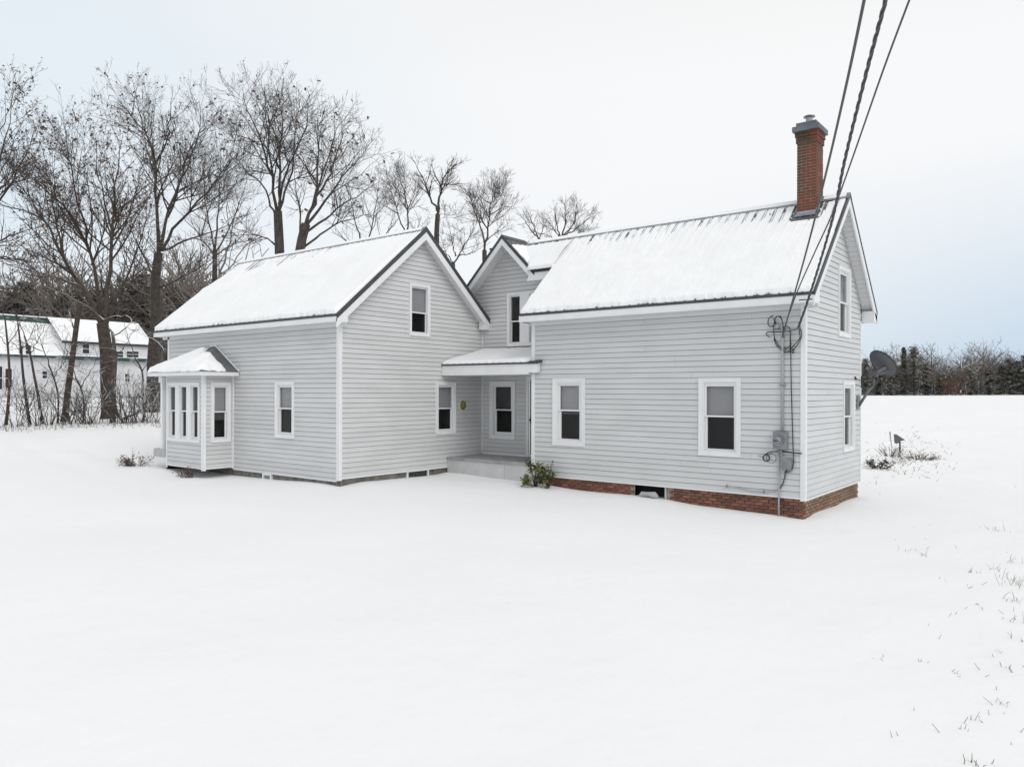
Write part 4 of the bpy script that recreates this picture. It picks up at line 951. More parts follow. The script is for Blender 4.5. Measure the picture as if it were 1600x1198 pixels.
tree_px('maple_tree', 'bare maple leaning right with a rounded crown above the left wing ridge', 38, [(455, 640), (462, 480), (468, 395), (478, 350)], (.34, .22), [
    ([(478, 350), (492, 310), (497, 260), (500, 210), (506, 165)], .13, .022, (0, 1)),
    ([(485, 330), (515, 272), (530, 230), (547, 188)], .11, .022, (0, -1)),
    ([(480, 350), (520, 300), (558, 250), (590, 210)], .11, .02, (0, 2)),
    ([(475, 365), (520, 332), (565, 302), (602, 280)], .10, .02, (0, -2)),
    ([(470, 390), (520, 352), (572, 336), (604, 345)], .09, .02, (0, 2)),
    ([(490, 320), (505, 270), (522, 215), (524, 170)], .09, .02, (0, 3)),
    ([(470, 380), (468, 330), (460, 280), (462, 250)], .08, .02, (0, 2))], 4, leaves=180, lsize=.09, dens=1.15, spread=.85, cut=.9, group=G1)
tree_px('bare_tree', 'slender forked bare tree just left of the left gable peak', 46, [(640, 640), (636, 450), (634, 365)], (.2, .12), [
    ([(634, 370), (623, 334), (615, 308), (603, 262)], .07, .015), ([(635, 365), (637, 329), (627, 282), (619, 250)], .08, .015), ([(636, 330), (648, 300), (650, 275)], .05, .015),
    ([(636, 400), (655, 350), (640, 335)], .05, .015), ([(623, 334), (600, 322), (585, 310)], .05, .012)], 5, dens=1.7, maxlen=3.2, cut=.92, group=G1)
tree_px('bare_tree', 'bare tree with a wide fork rising right of the left gable peak', 40, [(690, 640), (683, 450), (682, 375), (684, 335)], (.22, .13), [
    ([(684, 335), (689, 291), (699, 267), (713, 240)], .11, .016), ([(683, 330), (668, 298), (658, 272), (638, 240)], .09, .015),
    ([(689, 291), (678, 270), (672, 245)], .06, .014), ([(692, 288), (712, 288), (736, 286)], .05, .012), ([(684, 345), (706, 336), (730, 338)], .04, .012),
    ([(690, 285), (705, 262), (730, 250)], .05, .012)], 6, dens=2.0, maxlen=3., cut=.92, group=G1)
tree_px('bare_tree', 'small crooked bare tree in the gap between the two gables', 42, [(720, 640), (712, 480), (708, 410)], (.18, .1), [
    ([(708, 412), (722, 391), (741, 358), (748, 335)], .07, .014), ([(712, 400), (705, 370), (700, 345)], .06, .014), ([(708, 410), (695, 390), (688, 365)], .05, .012), ([(715, 400), (740, 395), (760, 380)], .05, .012)], 7, dens=2.0, maxlen=2.9, cut=.92, group=G1)
tree_px('bare_tree', 'twin stemmed bare tree behind the small cross gable', 43, [(762, 640), (758, 480), (757, 391)], (.22, .13), [
    ([(757, 391), (751, 353), (741, 327), (744, 305), (756, 292)], .09, .015), ([(757, 391), (765, 339), (768, 318), (778, 296), (792, 283)], .09, .015),
    ([(741, 327), (730, 310), (722, 305)], .05, .012), ([(766, 335), (785, 325), (806, 322)], .05, .012), ([(760, 375), (780, 360), (800, 350)], .05, .012), ([(768, 318), (756, 312), (755, 300)], .05, .012)], 8, dens=2.0, maxlen=2.9, cut=.92, group=G1)
tree_px('bare_tree', 'low spreading bare tree above the middle of the main ridge', 56, [(875, 620), (877, 420), (876, 372)], (.24, .15), [
    ([(876, 375), (860, 350), (846, 335)], .09, .015), ([(876, 372), (868, 345), (865, 318)], .09, .015), ([(877, 372), (884, 345), (883, 305)], .1, .015),
    ([(878, 372), (898, 345), (901, 306)], .1, .015), ([(878, 372), (910, 350), (934, 328)], .09, .015), ([(876, 380), (850, 365), (825, 362)], .06, .014), ([(877, 385), (905, 372), (935, 352)], .06, .014)], 9, dens=1.7, maxlen=3.2, cut=.92, group=G1)
tree_px('bare_tree', 'thin bare tree just right of the cross gable peak', 52, [(850, 620), (848, 420), (842, 372)], (.18, .1), [
    ([(842, 374), (825, 352), (810, 332)], .08, .014), ([(840, 370), (830, 345), (822, 325)], .06, .013), ([(843, 372), (850, 350), (846, 330)], .05, .013)], 10, dens=1.7, maxlen=2.9, cut=.92, group=G1)
tree_px('oak_tree', 'oak crown reaching in at the upper left edge with brown leaves', 40, [(-70, 660), (-65, 560), (-60, 460), (-50, 400)], (.34, .22), [
    ([(-50, 400), (-20, 330), (0, 250), (15, 190), (22, 120)], .13, .02, (0, 0)), ([(-50, 400), (-10, 380), (40, 360), (80, 350)], .12, .02, (0, 2)),
    ([(-50, 420), (0, 400), (50, 410), (90, 400)], .1, .02, (0, -2)), ([(-30, 350), (10, 300), (40, 240), (60, 190)], .1, .02, (0, 3)), ([(-20, 250), (0, 205), (20, 155), (22, 105)], .05, .012, (0, 0))], 12, 'bark_brown', leaves=1300, lsize=.07, dens=.85, cut=.9, group=G1)
tree_px('birch_snag', 'leaning pale brown broken trunk among the saplings', 41, [(101, 655), (106, 610), (113, 560), (120, 505), (126, 470)], (.17, .12), [([(122, 490), (132, 470), (142, 455)], .05, .012), ([(118, 520), (108, 490), (109, 470)], .06, .015), ([(113, 560), (104, 545), (100, 530)], .03, .01)], 13, 'bark_brown', dens=.4, maxlen=1.5)
tree_px('snowy_branch_tree', 'dark stem with long low limbs carrying lines of snow left of the house roof', 39, [(176, 655), (178, 600), (180, 560), (176, 520)], (.12, .08), [
    ([(176, 520), (160, 500), (120, 470), (70, 448), (30, 425)], .07, .02, (0, -3)), ([(176, 525), (195, 512), (225, 520), (262, 548)], .055, .015, (0, -2)), ([(160, 500), (190, 492), (215, 505), (235, 500)], .04, .012, (-.75, -2)),
    ([(120, 470), (90, 478), (60, 490)], .035, .01, (-1.5, -3)), ([(178, 560), (196, 540), (208, 515)], .04, .01, (0, -1))], 14, 'bark_snowy', dens=.5, maxlen=1.5, up=.1)
tree_px('bare_tree', 'bare fan shaped tree filling the gap between the two tall maples at left', 54, [(335, 625), (335, 480), (336, 390)], (.26, .16), [
    ([(336, 392), (322, 330), (318, 270), (308, 215)], .10, .016), ([(336, 390), (342, 320), (345, 260), (350, 205)], .11, .016), ([(336, 395), (362, 350), (380, 300), (392, 250)], .09, .016),
    ([(336, 400), (305, 360), (280, 330), (262, 300)], .08, .014), ([(336, 400), (370, 375), (400, 350), (415, 320)], .07, .014)], 15, dens=1.0, maxlen=4, cut=.95, group=G1)
tree_px('bare_tree', 'bare tree with low spreading limbs filling the gap right of the leaning maple', 52, [(575, 625), (572, 470), (570, 395)], (.24, .15), [
    ([(570, 396), (556, 350), (548, 310), (545, 270)], .09, .016), ([(570, 396), (582, 350), (588, 310), (598, 265)], .09, .016), ([(571, 400), (600, 370), (622, 340), (635, 305)], .08, .014), ([(571, 400), (540, 375), (520, 350), (505, 335)], .07, .014)], 16, dens=1.0, maxlen=3.4, cut=.95, group=G1)
sap = [([(8, 672), (12, 640), (15, 590), (12, 540), (8, 500)], 'crooked dark sapling at the left edge of the bank', 21),
       ([(47, 668), (43, 640), (37, 595), (33, 550), (28, 505)], 'curved dark sapling, second from the left edge', 22),
       ([(66, 655), (60, 620), (53, 585), (47, 552), (38, 525)], 'stout forked sapling left of the small dark window of the white house', 23),
       ([(225, 650), (224, 615), (222, 580), (212, 562)], 'thin dark sapling between the oak and the maple trunk', 24),
       ([(90, 658), (91, 620), (84, 590), (76, 570)], 'thin bent sapling just left of the leaning broken trunk', 25),
       ([(130, 656), (131, 630), (126, 605), (118, 590)], 'slim sapling between the broken trunk and the oak', 26)]
for pts, lab, sd_ in sap:
    top = pts[-1]; k2 = pts[-2]
    tree_px('sapling', lab, 39.5 if sd_ != 24 else 40, pts, (.085 if sd_ < 24 else .05, .04), [([top, (top[0]-12, top[1]-35), (top[0]-22, top[1]-75)], .04, .01), ([k2, (k2[0]+18, k2[1]-30), (k2[0]+30, k2[1]-65)], .04, .01), ([k2, (k2[0]-18, k2[1]-20), (k2[0]-38, k2[1]-35)], .03, .01),
        ([pts[1], (pts[1][0]+14, pts[1][1]-25), (pts[1][0]+30, pts[1][1]-40)], .022, .008)], sd_, 'bark_brown' if sd_ % 2 else 'bark', dens=1.1, maxlen=1.8, twig=.009, spread=.95, up=.15, group='saplings on the snowy bank')
# brush clumps along the bank
def clump(name, label, cat, base, n, h, r, seed, m, twig=.006, leafm=None, leafn=0, lsz=.03, group=None, tilt=.5, dens=3., dp=2, rad=.012):
    rng = np.random.default_rng(seed); base = np.array(base, float); th = thing(name, label, cat, base, group); LB = []
    for _ in range(n):
        a = rng.uniform(0, 6.28); p = base+np.array([math.cos(a), math.sin(a), 0])*r*.35*rng.uniform(0, 1); d = np.array([math.cos(a)*tilt, math.sin(a)*tilt, 1])*rng.uniform(.6, 1)
        d /= np.linalg.norm(d); q = [p-np.array([0, 0, .04])]
        for s in range(4): d = d+rng.normal(size=3)*.13; d /= np.linalg.norm(d); q.append(q[-1]+d*h/4*rng.uniform(.6, 1.1))
        LB.append((np.array(q), rad, twig))
    br = grow(LB, rng, dens=dens, twig=twig, counts=(1.5, 2., 2.), depth=dp, maxlen=h*.5, spread=.9, up=.15, lens=(.5, .5, .5))
    V, Fq = tubes_np(br, lambda r: 3 if r < .02 else 5); link('stems', fast_mesh('stems', V, Fq, 4), m, th)
    if leafn:
        V, Fq = leaves_mesh([(p, np.minimum(q, .02)) for p, q in br], rng, leafn, lsz); o = link('leaves', fast_mesh('leaves', V, Fq, 4), leafm, th); o['kind'] = 'stuff'
    return th
BR = [(78, 660, 'low brush heap at the foot of the curved sapling'), (100, 662, 'thin brush just right of the second sapling'), (125, 660, 'upright dead brush right of the broken trunk'), (150, 658, 'bushy dead brush left of the thick oak trunk'),
      (192, 656, 'dark brush crowding the right side of the oak trunk'), (215, 655, 'brush clump between the oak and the maple trunk'), (245, 650, 'snow flecked brush at the foot of the maple trunk'), (25, 668, 'scrubby brush at the far left of the bank'),
      (60, 662, 'snowy twigged brush behind the stout forked sapling'), (138, 656, 'tall thin brush directly left of the oak trunk base'), (205, 650, 'tall arching brush in front of the right dark window of the white house'), (232, 655, 'snowy brush beside the bay roof corner')]
for k_, (u_, v_, lab) in enumerate(BR):
    p = dep(u_, v_, 38.5); p[2] = g1(p[0], p[1]); clump('brush', lab, 'bush', p, 8+(k_*5)%7, 1.5+((k_*37)%10)*.19, 1.2+((k_*23)%10)*.16, 60+k_, 'bark_snowy' if k_ in (6, 2, 8, 11, 4) else 'bark', .008, group='brush clumps on the bank', dens=1.6, rad=.02, tilt=.45)
rng = np.random.default_rng(5); mbs = []
for _ in range(230):                                    # dead grass along the bank
    u_ = rng.uniform(-30, 262); p = dep(u_, 668-u_*.04+rng.uniform(-6, 6), 36.5+rng.uniform(-1.5, 2)); p[2] = g1(p[0], p[1])-.02
    d = rng.normal(size=3)*.3; d[2] = 1; h = rng.uniform(.08, .45)*rng.uniform(.4, 1.1); q = np.array([p, p+d*h*.5, p+d*h+rng.normal(size=3)*.08]); mbs.append((q, np.array([.01, .008, .005])))
V, Fq = tubes_np(mbs, lambda r: 3); tag(link('bank_grass', fast_mesh('bank_grass', V, Fq, 4), 'dry_stalk'), 'dead grass stalks poking through the snow along the bank', kind='stuff')

# fallen log
fl = thing('fallen_branch', 'dark fallen branch propped on the bank between the oak and the maple', 'branch', dep(205, 655, 38.5))
m_ = MB(); m_.tube([dep(188, 655, 38), dep(205, 649, 38.5), dep(222, 640, 39)], [.05, .045, .03], 6); part('limb', m_, 'bark', fl, True)

# ------------------------------------------------------------------ plants near the house
def leafy(name, label, base, n, rx, rz, leaf, m, seed, stems=14):
    rng = np.random.default_rng(seed); base = np.array(base, float); th = thing(name, label, 'shrub', base); sb = []; V = []
    tips = []
    for _ in range(stems):
        a = rng.uniform(0, 6.28); e = rng.uniform(.15, 1.2); t = base+np.array([math.cos(a)*rx*math.cos(e), math.sin(a)*rx*math.cos(e), rz*math.sin(e)])*rng.uniform(.75, 1.05); mid = (base+t)/2+rng.normal(size=3)*.03
        sb.append((np.array([base-[0, 0, .05], mid, t]), np.array([.01, .008, .005]))); tips.append(t); tips.append(mid*.35+t*.65)
    for _ in range(n):
        c = tips[rng.integers(0, len(tips))]+rng.normal(size=3)*.035; a = rng.uniform(0, 6.28); el = rng.uniform(-.6, .7)
        d = np.array([math.cos(a)*math.cos(el), math.sin(a)*math.cos(el), math.sin(el)])*leaf*rng.uniform(.7, 1.3); s = np.cross(d, rng.normal(size=3)); s = s/np.linalg.norm(s)*leaf*.28
        V += [c, c+d*.5+s, c+d, c+d*.5-s]
    v, f = tubes_np(sb, lambda r: 4); link('stems', fast_mesh('stems', v, f, 4), 'stalk_dark', th)
    o = link('leaves', fast_mesh('leaves', np.array(V), np.arange(len(V)).reshape(-1, 4), 4), m, th); o['kind'] = 'stuff'
leafy('rhododendron', 'small green leafed shrub at the porch corner of the right wing', (-6.55, -.46, -.24), 460, .30, .74, .09, 'leaf_green', 71, 22)
leafy('rhododendron', 'yellowing upright shrub beside the green shrub, against the brick base', (-6.20, -.36, -.25), 260, .20, .66, .065, 'leaf_green', 72, 18)
p = onz(290, 742, -.2); clump('shrub', 'dark reddish shrub with clipped twigs under the bay window', 'shrub', (p[0], p[1], g1(p[0], p[1])), 22, .42, .42, 73, 'stalk_dark', .005, 'leaf_red', 260, .022, dens=5., tilt=.9, rad=.008)
p = onz(213, 727, -.12); clump('shrub', 'low brown twiggy shrub in the snow left of the bay', 'shrub', (p[0], p[1], g1(p[0], p[1])), 30, .55, .7, 74, 'stalk_dark', .006, 'leaf_red', 420, .028, dens=4., tilt=1.5, rad=.008)
p = onz(1372, 730, -.38); clump('shrub', 'low dark twiggy shrub just right of the house corner', 'shrub', (p[0], p[1], g1(p[0], p[1])), 24, .55, .75, 75, 'stalk_dark', .006, 'stalk_dark', 330, .035, dens=3., tilt=1.1, rad=.008)
p = onz(1392, 712, -.38); clump('weed_clump', 'brown weeds around the old post in the field edge', 'weeds', (p[0], p[1], g1(p[0], p[1])), 26, .6, 1.0, 76, 'stalk_dark', .006, dens=2.5, tilt=.8)
p = onz(1432, 716, -.38); clump('weed_clump', 'wide pale weeds right of the old post', 'weeds', (p[0], p[1], g1(p[0], p[1])), 60, .42, 2.3, 77, 'dry_stalk', .006, 'dry_stalk', 180, .03, dens=2.0, tilt=1.4)
# birdhouse-like post
p = onz(1406, 707, -.38); p[2] = g1(p[0], p[1]); ps = thing('garden_post', 'dark metal post with a slanted hood sticking out of the snow', 'post', p)
m_ = MB(); m_.tube([p-[0, 0, .1], p+[0, 0, .42]], .035, 8); part('post', m_, 'dark_metal', ps)
m_ = MB(); e1 = RV
tp = [p+e1*-.14+np.array([0, 0, .74]), p+e1*.22+np.array([0, 0, .50]), p+e1*.06+np.array([0, 0, .46]), p+e1*-.10+np.array([0, 0, .34])]; bk2 = [q+_fw*.25 for q in tp]
m_.add(tp+bk2, [(0, 1, 2, 3), (7, 6, 5, 4), (0, 4, 5, 1), (1, 5, 6, 2), (2, 6, 7, 3), (3, 7, 4, 0)]); part('hood', m_, 'dish_grey', ps)
p2 = onz(1394, 703, -.38); p2[2] = g1(p2[0], p2[1]); ps2 = thing('garden_stake', 'leaning weathered stake just left of the dark post', 'stake', p2)
m_ = MB(); m_.tube([p2, p2+np.array(RV*-.08)+[0, 0, .4], p2+np.array(RV*-.1)+[0, 0, .72]], [.015, .02, .03], 6); part('stake', m_, 'meter_grey', ps2)
# stalks in the foreground on the right
WD = [(1592, 915, 30, .25), (1590, 940, 20, .16), (1597, 975, 20, .2), (1588, 1000, 10, .14), (1560, 890, 12, .16), (1520, 893, 12, .14), (1510, 918, 8, .1), (1478, 910, 6, .08), (1445, 868, 14, .12), (1420, 862, 12, .16), (1528, 945, 6, .1), (1535, 950, 5, .08), (1443, 1032, 7, .07),
      (1495, 1050, 8, .09), (1562, 1018, 5, .07), (1564, 1040, 8, .08), (1585, 1050, 8, .09), (1568, 1100, 10, .09), (1525, 1125, 8, .1), (1505, 1140, 6, .1), (1535, 1195, 12, .14), (1380, 1028, 6, .09), (1565, 830, 12, .2), (1548, 826, 6, .1), (1470, 905, 4, .07), (1350, 758, 6, .12), (1358, 755, 5, .1), (1374, 772, 6, .12), (1592, 880, 12, .2), (1575, 905, 12, .16)]
rng = np.random.default_rng(8); sb = []
for u_, v_, n_, h in WD:
    q = onz(u_, v_, -.3); z_ = g1(q[0], q[1]); q = onz(u_, v_, z_); h *= .75
    for _ in range(max(2, int(n_*.6))):
        b = q+rng.normal(size=3)*[h*.5, h*.5, 0]; b[2] = z_-.01; d = rng.normal(size=3)*.45; d[2] = abs(d[2])+.6; hh = h*rng.uniform(.3, .9)
        sb.append((np.array([b, b+d*hh*.5, b+d*hh+rng.normal(size=3)*h*.12]), np.array([.0035, .003, .002])*rng.uniform(.5, 1.1)))
for _ in range(90):
    u_ = rng.uniform(1350, 1600); v_ = rng.uniform(740, 1190)
    if rng.uniform() > (u_-1330)/270: continue
    q = onz(u_, v_, -.33); z_ = g1(q[0], q[1]); h = rng.uniform(.02, .07); d = rng.normal(size=3)*.6; d[2] = 1; q[2] = z_-.01; sb.append((np.array([q, q+d*h*.5, q+d*h]), np.array([.003, .0025, .002])))
for _ in range(300):
    u_ = 1418+rng.normal()*32; v_ = 712+(u_-1400)*.05+rng.normal()*14
    if u_ < 1350: continue
    q = onz(u_, v_, -.38); z_ = g1(q[0], q[1]); q[2] = z_-.01; h = rng.uniform(.04, .17); d = rng.normal(size=3)*.7; d[2] = .7; sb.append((np.array([q, q+d*h*.5, q+d*h+rng.normal(size=3)*.03]), np.array([.009, .008, .006])*rng.uniform(.5, 1.2)))
V, Fq = tubes_np(sb, lambda r: 3); tag(link('dry_stalks', fast_mesh('dry_stalks', V, Fq, 4), 'pale_stalk'), 'sparse dry stalks and grass tips poking through the snow on the right', kind='stuff')

# ------------------------------------------------------------------ white house behind the trees
A_ = dep(-90, 622, 66); B_ = dep(229, 622, 80); A_[2] = B_[2] = min(A_[2], B_[2])-.3
dx = B_-A_; LN = float(np.linalg.norm(dx[:2])); ud = dx/LN; ud[2] = 0; nd = np.array([ud[1], -ud[0], 0.])
if nd@(CAM-A_) < 0: nd = -nd
hb2 = thing('white_house', 'long white house with green trim and a wide shed dormer behind the trees', 'house', A_)
zg = A_[2]
def wm(s, d, z): return tuple(A_+ud*s+nd*d+np.array([0, 0, z-A_[2]+0]))
def s_at(u_):   # distance along the wall at image column
    d = ray(u_, 600); M2 = np.array([[d[0], -ud[0]], [d[1], -ud[1]]]); t = np.linalg.solve(M2, (A_-CAM)[:2]); return t[1], t[0]
def z_at(u_, v_, off=0): s, Zd = s_at(u_); return (CAM+ray(u_, v_)*Zd)[2]
ze = z_at(150, 558); zr = z_at(120, 500)+.3; W2 = 7.5
m_ = MB(); m_.add([wm(0, 0, zg-1), wm(LN, 0, zg-1), wm(LN, 0, ze), wm(0, 0, ze), wm(0, -W2, zg-1), wm(LN, -W2, zg-1), wm(LN, -W2, ze), wm(0, -W2, ze), wm(LN, -W2/2, zr-.1), wm(0, -W2/2, zr-.1)], [(0, 1, 2, 3), (4, 7, 6, 5), (1, 5, 6, 8, 2), (0, 3, 9, 7, 4)]); part('wall', m_, 'far_white', hb2)
m_ = MB(); m_.add([wm(-.4, .4, ze-.1), wm(LN+.4, .4, ze-.1), wm(LN+.4, -W2/2, zr), wm(-.4, -W2/2, zr), wm(-.4, -W2-.4, ze-.1), wm(LN+.4, -W2-.4, ze-.1), wm(-.4, .4, ze-.25), wm(LN+.4, .4, ze-.25), wm(LN+.4, -W2/2, zr-.15), wm(-.4, -W2/2, zr-.15)], [(0, 1, 2, 3), (3, 2, 5, 4), (0, 6, 7, 1), (1, 7, 8, 2), (6, 9, 8, 7)]); part('roof', m_, 'green_paint', hb2)
m_ = MB(); t0 = .0; zq = lambda f: ze-.1+(zr-ze+.1)*f+.09
m_.add([wm(-.4, .42, ze-.02), wm(LN+.4, .42, ze-.02), wm(LN+.4, .4-(W2/2+.4)*.80, zq(.80)), wm(-.4, .4-(W2/2+.4)*.86, zq(.86))], [(0, 1, 2, 3)]); m_.box(-.4, LN+.4, -W2/2-.15, -W2/2+.12, zr, zr+.12, wm); part('snow_cover', m_, 'roof_snow', hb2)
sD0, sD1 = s_at(98)[0], s_at(232)[0]; zd1 = z_at(130, 534); zd0 = ze+.1
m_ = MB(); m_.add([wm(sD0, .25, zd0-.3), wm(sD1, .25, zd0-.3), wm(sD1, .25, zd1), wm(sD0, .25, zd1), wm(sD0, -2.8, zr-.2), wm(sD1, -2.8, zr-.2), wm(sD0, -3, zd0), wm(sD1, -3, zd0)], [(0, 1, 2, 3), (0, 3, 4, 6), (1, 7, 5, 2)]); dorm = part('dormer', m_, 'far_white', hb2)
m_ = MB(); m_.add([wm(sD0-.3, .55, zd1-.08), wm(sD1+.3, .55, zd1-.08), wm(sD1+.3, -3, zr-.05), wm(sD0-.3, -3, zr-.05), wm(sD0-.3, .55, zd1-.25), wm(sD1+.3, .55, zd1-.25)], [(0, 4, 5, 1), (0, 1, 2, 3)]); part('dormer_trim', m_, 'dark_metal', dorm)
m_ = MB(); m_.add([wm(sD0-.3, .56, zd1+.0), wm(sD1+.3, .56, zd1+.0), wm(sD1+.3, -3, zr+.05), wm(sD0-.3, -3, zr+.05)], [(0, 1, 2, 3)]); part('dormer_snow', m_, 'roof_snow', dorm)
m_ = MB(); m_.box(sD0-.5, sD1+.4, .3, .5, ze-.35, ze+.02, wm); part('gutter', m_, 'green_paint', hb2)
for u0_, u1_, v0_, v1_, off in ((127, 137, 538, 552, .26), (178, 190, 549, 558, .26), (196, 205, 549, 558, .26), (206, 214, 549, 558, .26), (66, 73, 580, 591, .02), (195, 202, 584, 596, .02), (8, 18, 576, 606, .02), (-14, 3, 572, 608, .02), (28, 33, 541, 553, .3), (38, 46, 540, 554, .3)):
    sa, Zd = s_at(u0_); sb_, _ = s_at(u1_); za = z_at(u0_, v1_); zb_ = z_at(u0_, v0_)
    m_ = MB(); m_.box(sa-.08, sb_+.08, off, off+.04, za-.08, zb_+.08, wm); wd = part('window', m_, 'white_trim', hb2)
    m_ = MB(); zm_ = (za+zb_)/2; m_.box(sa, sb_, off+.041, off+.06, za, zm_-.03, wm); m_.box(sa, sb_, off+.041, off+.06, zm_+.03, zb_, wm); part('pane', m_, 'glass_dark', wd)
m_ = MB(); m_.box(0, LN, .0, .12, zg+.0, zg+.42, wm); part('skirting', m_, 'dry_stalk', hb2)

# ------------------------------------------------------------------ far woods
def bare_proto(seed, h, wdt):
    rng = np.random.default_rng(seed); tr = np.array([[0, 0, 0], [rng.normal()*.3, rng.normal()*.3, h*.45], [rng.normal()*.5, rng.normal()*.5, h*.82]])
    LB = [(tr, h*.016, .03)]
    for k in range(9):
        z = h*rng.uniform(.22, .7); a = rng.uniform(0, 6.28); p = np.array([0, 0, z]); e = p+np.array([math.cos(a)*wdt, math.sin(a)*wdt, h*rng.uniform(.15, .4)]); LB.append((np.array([p, (p+e)/2+[0, 0, -h*.03], e]), h*.007, .03))
    br = grow(LB, rng, dens=.42, twig=.030, counts=(1.7, 2.6, 2), depth=2, maxlen=h*.24, lens=(.45, .5, .5), spread=.95, up=.2)
    return tubes_np(br, lambda r: 3)
def pine_proto(seed, h, wdt, n=1, gap=.12):
    rng = np.random.default_rng(seed); V = []; 
    for lay in range(int(h/.55)):
        z = h*gap+lay*.55*(1-gap); 
        if z > h: break
        f = 1-(z/h); R = wdt*(f**.55)*rng.uniform(.45, 1.25)+.15
        for k in range(int(rng.integers(5, 8)*n)):
            a = rng.uniform(0, 6.28); L_ = R*rng.uniform(.6, 1.1); dr = np.array([math.cos(a), math.sin(a), rng.uniform(-.25, .1)]); sd = np.array([-math.sin(a), math.cos(a), 0])
            for j in range(7):
                t = (j+.6)/7; c = np.array([0, 0, z])+dr*L_*t+rng.normal(size=3)*.12; s = .42*(1-t*.4)*rng.uniform(.6, 1.2)
                q = sd*s*rng.uniform(.7, 1.3)+rng.normal(size=3)*.08; r = dr*s*.7+np.array([0, 0, rng.uniform(-.25, .05)]); V += [c-q, c-r*.5, c+q, c+r]
    V = np.array(V); Fq = np.arange(len(V)).reshape(-1, 4); tv, tf = tubes_np([(np.array([[0, 0, -.5], [0, 0, h*.5], [0, 0, h]]), np.array([h*.018, h*.01, .03]))], lambda r: 6)
    return V, Fq, tv, tf
protos = [bare_proto(200+i, 13, 4.2) for i in range(4)]
def wood(name, label, spots, m, prots):
    Vs, Fs = [], []; base = 0; rng = np.random.default_rng(77)
    for (p, hs) in spots:
        v, f = prots[rng.integers(0, len(prots))][:2]; a = rng.uniform(0, 6.28); c, s = math.cos(a), math.sin(a); sc_ = hs*rng.uniform(.85, 1.15)
        w_ = np.stack([(v[:, 0]*c-v[:, 1]*s), (v[:, 0]*s+v[:, 1]*c), v[:, 2]], 1)*sc_+p; Vs.append(w_); Fs.append(f+base); base += len(v)
    o = link(name, fast_mesh(name, np.concatenate(Vs), np.concatenate(Fs), 4), m); tag(o, label, kind='stuff')
rng = np.random.default_rng(9)
def gp(u_, Z_): q = dep(u_, 600, Z_); q[2] = g1(q[0], q[1])-.3; return q
sp = [(gp(u_, rng.uniform(222, 262)), 1.06+.14*math.sin(u_*.05)) for u_ in np.arange(1290, 1640, 2.4)]
sp += [(gp(u_, rng.uniform(221, 230)), rng.uniform(.22, .42)) for u_ in np.arange(1300, 1640, 2.6)]
wood('far_woods', 'bare brown woods along the far edge of the snowy field', sp, 'far_twigs', protos)
pp = [pine_proto(300+i, 12, 4.6) for i in range(3)]
sp = [(gp(u_, rng.uniform(222, 240)), rng.uniform(.35, .62)) for u_ in rng.uniform(1325, 1650, 90)]
wood('far_understory', 'dark evergreen understory along the far edge of the field', sp, 'needles', pp)
sp = [(gp(u_, rng.uniform(88, 112)), rng.uniform(1.2, 1.6)) for u_ in np.arange(-40, 370, 5)]+[(gp(u_, rng.uniform(95, 118)), rng.uniform(.7, .9)) for u_ in np.arange(360, 700, 14)]
wood('hillside_woods', 'bare brown woods behind the white house', sp, 'far_twigs', protos)
sp = [(gp(u_, rng.uniform(92, 118)), rng.uniform(.9, 1.3)) for u_ in np.arange(-60, 340, 8)]
wood('hillside_evergreens', 'dark evergreens massed behind the white house', sp, 'needles', pp)
G2 = 'trees along the far field edge'
def pine(u_, Z_, h, wdt, seed, label):
    V, Fq, tv, tf = pine_proto(seed, h, wdt, 1.9, .06); p = gp(u_, Z_); th = thing('pine_tree', label, 'tree', p, G2)
    o = link('trunk', fast_mesh('trunk', tv+p, tf, 4), 'bark', th); o2 = link('crown', fast_mesh('crown', V+p, Fq, 4), 'needles', th)
pine(1428, 212, 14.8, 6.2, 401, 'tallest broad pine just right of the satellite dish')
pine(1412, 216, 14.8, 1.6, 402, 'thin spire pine left of the broad pine')
pine(1578, 212, 11.5, 5.8, 403, 'pointed pine near the right edge of the far woods')
pine(1600, 208, 12.0, 6, 404, 'dark pine at the right edge of the picture')
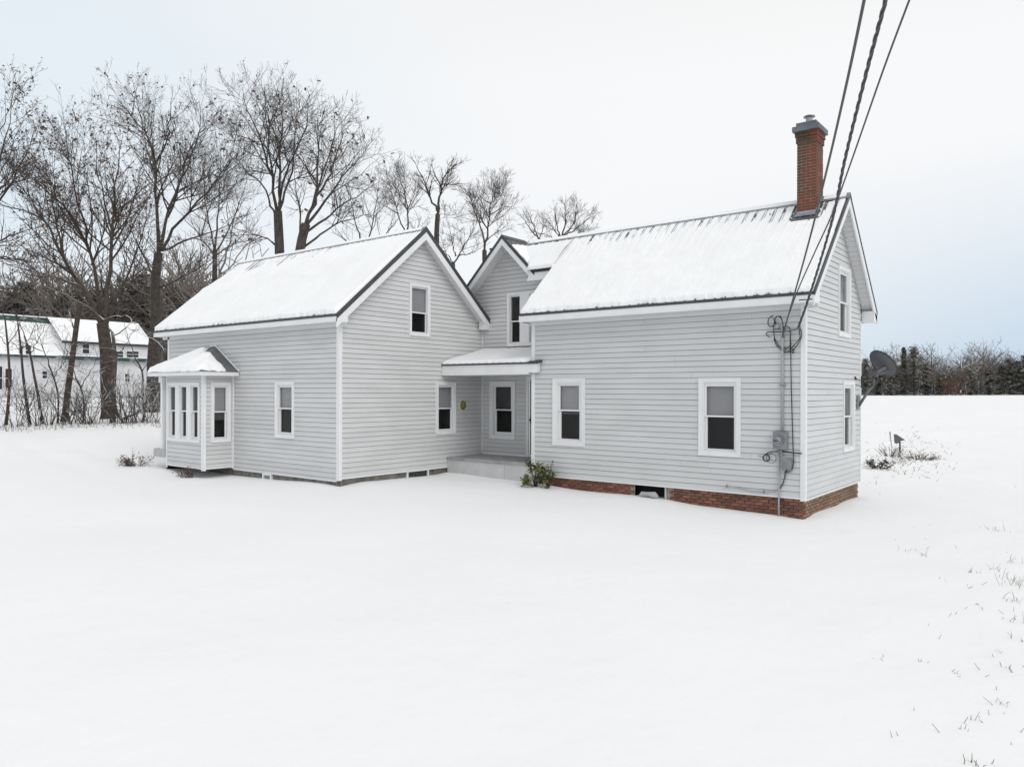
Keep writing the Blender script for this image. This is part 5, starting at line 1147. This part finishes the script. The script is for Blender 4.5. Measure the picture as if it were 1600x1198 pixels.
def far_bare(u_, Z_, h, w_, seed, label, leaf=None, mm='far_twigs'):
    v, f = bare_proto(seed, h, w_); p = gp(u_, Z_); th = thing('bare_tree', label, 'tree', p, G2); link('branches', fast_mesh('branches', v+p, f, 4), mm, th)
    if leaf:
        rg = np.random.default_rng(seed); c = rg.normal(size=(leaf, 3))*[2.2, 2.2, 1.9]+p+[0, 0, h*.45]; a = rg.normal(size=(leaf, 3))*.22; b = rg.normal(size=(leaf, 3))*.2
        V = np.stack([c-a, c+b, c+a, c-b], 1).reshape(-1, 3); o = link('leaves', fast_mesh('leaves', V, np.arange(len(V)).reshape(-1, 4), 4), 'leaf_brown', th); o['kind'] = 'stuff'
for q_, (u_, Z_, h_, w_, lab) in enumerate([(1352, 214, 11.0, 3.6, 'dark pine right beside the house corner, below the dish'), (1372, 219, 11.8, 3.4, 'dark pine directly behind the satellite dish'), (1392, 211, 9.6, 3.6, 'short rounded pine between the dish and the spire pine'), (1446, 213, 9.8, 3.6, 'short full pine right of the broad pine'),
        (1470, 210, 6.8, 3.2, 'small dark pine left of the rust leafed tree'), (1516, 212, 8.2, 3.8, 'low olive pine under the widest bare crown, left side'), (1545, 209, 7.8, 4.0, 'low olive pine under the widest bare crown, right side'), (1564, 214, 9.2, 3.2, 'narrow pine just left of the pointed pine'), (1590, 211, 10.4, 3.6, 'pine between the pointed pine and the right edge')]):
    pine(u_, Z_, h_, w_, 430+q_, lab)
far_bare(1462, 218, 15.5, 5, 411, 'bare rounded tree rising right of the broad pine')
far_bare(1502, 205, 13, 6, 412, 'bare tree with long snowy limbs in front of the far woods', mm='bark_snowy')
far_bare(1537, 216, 15.8, 6, 413, 'widest bare crown of the far woods')
far_bare(1486, 207, 6.5, 2.5, 414, 'small tree still holding rust brown leaves', leaf=420)
far_bare(1365, 225, 14, 5, 415, 'bare tree above the satellite dish beside the house corner')

from collections import Counter
print(Counter(o.name.split('.')[0] for o in bpy.data.objects).most_common(6), max((len(o.data.polygons), o.parent.name if o.parent else '', o.name) for o in bpy.data.objects if o.type=='MESH'))
print('bricks', nb, 'objects', len(bpy.data.objects), 'tris', sum(len(o.data.polygons) for o in bpy.data.objects if o.type == 'MESH')*2)
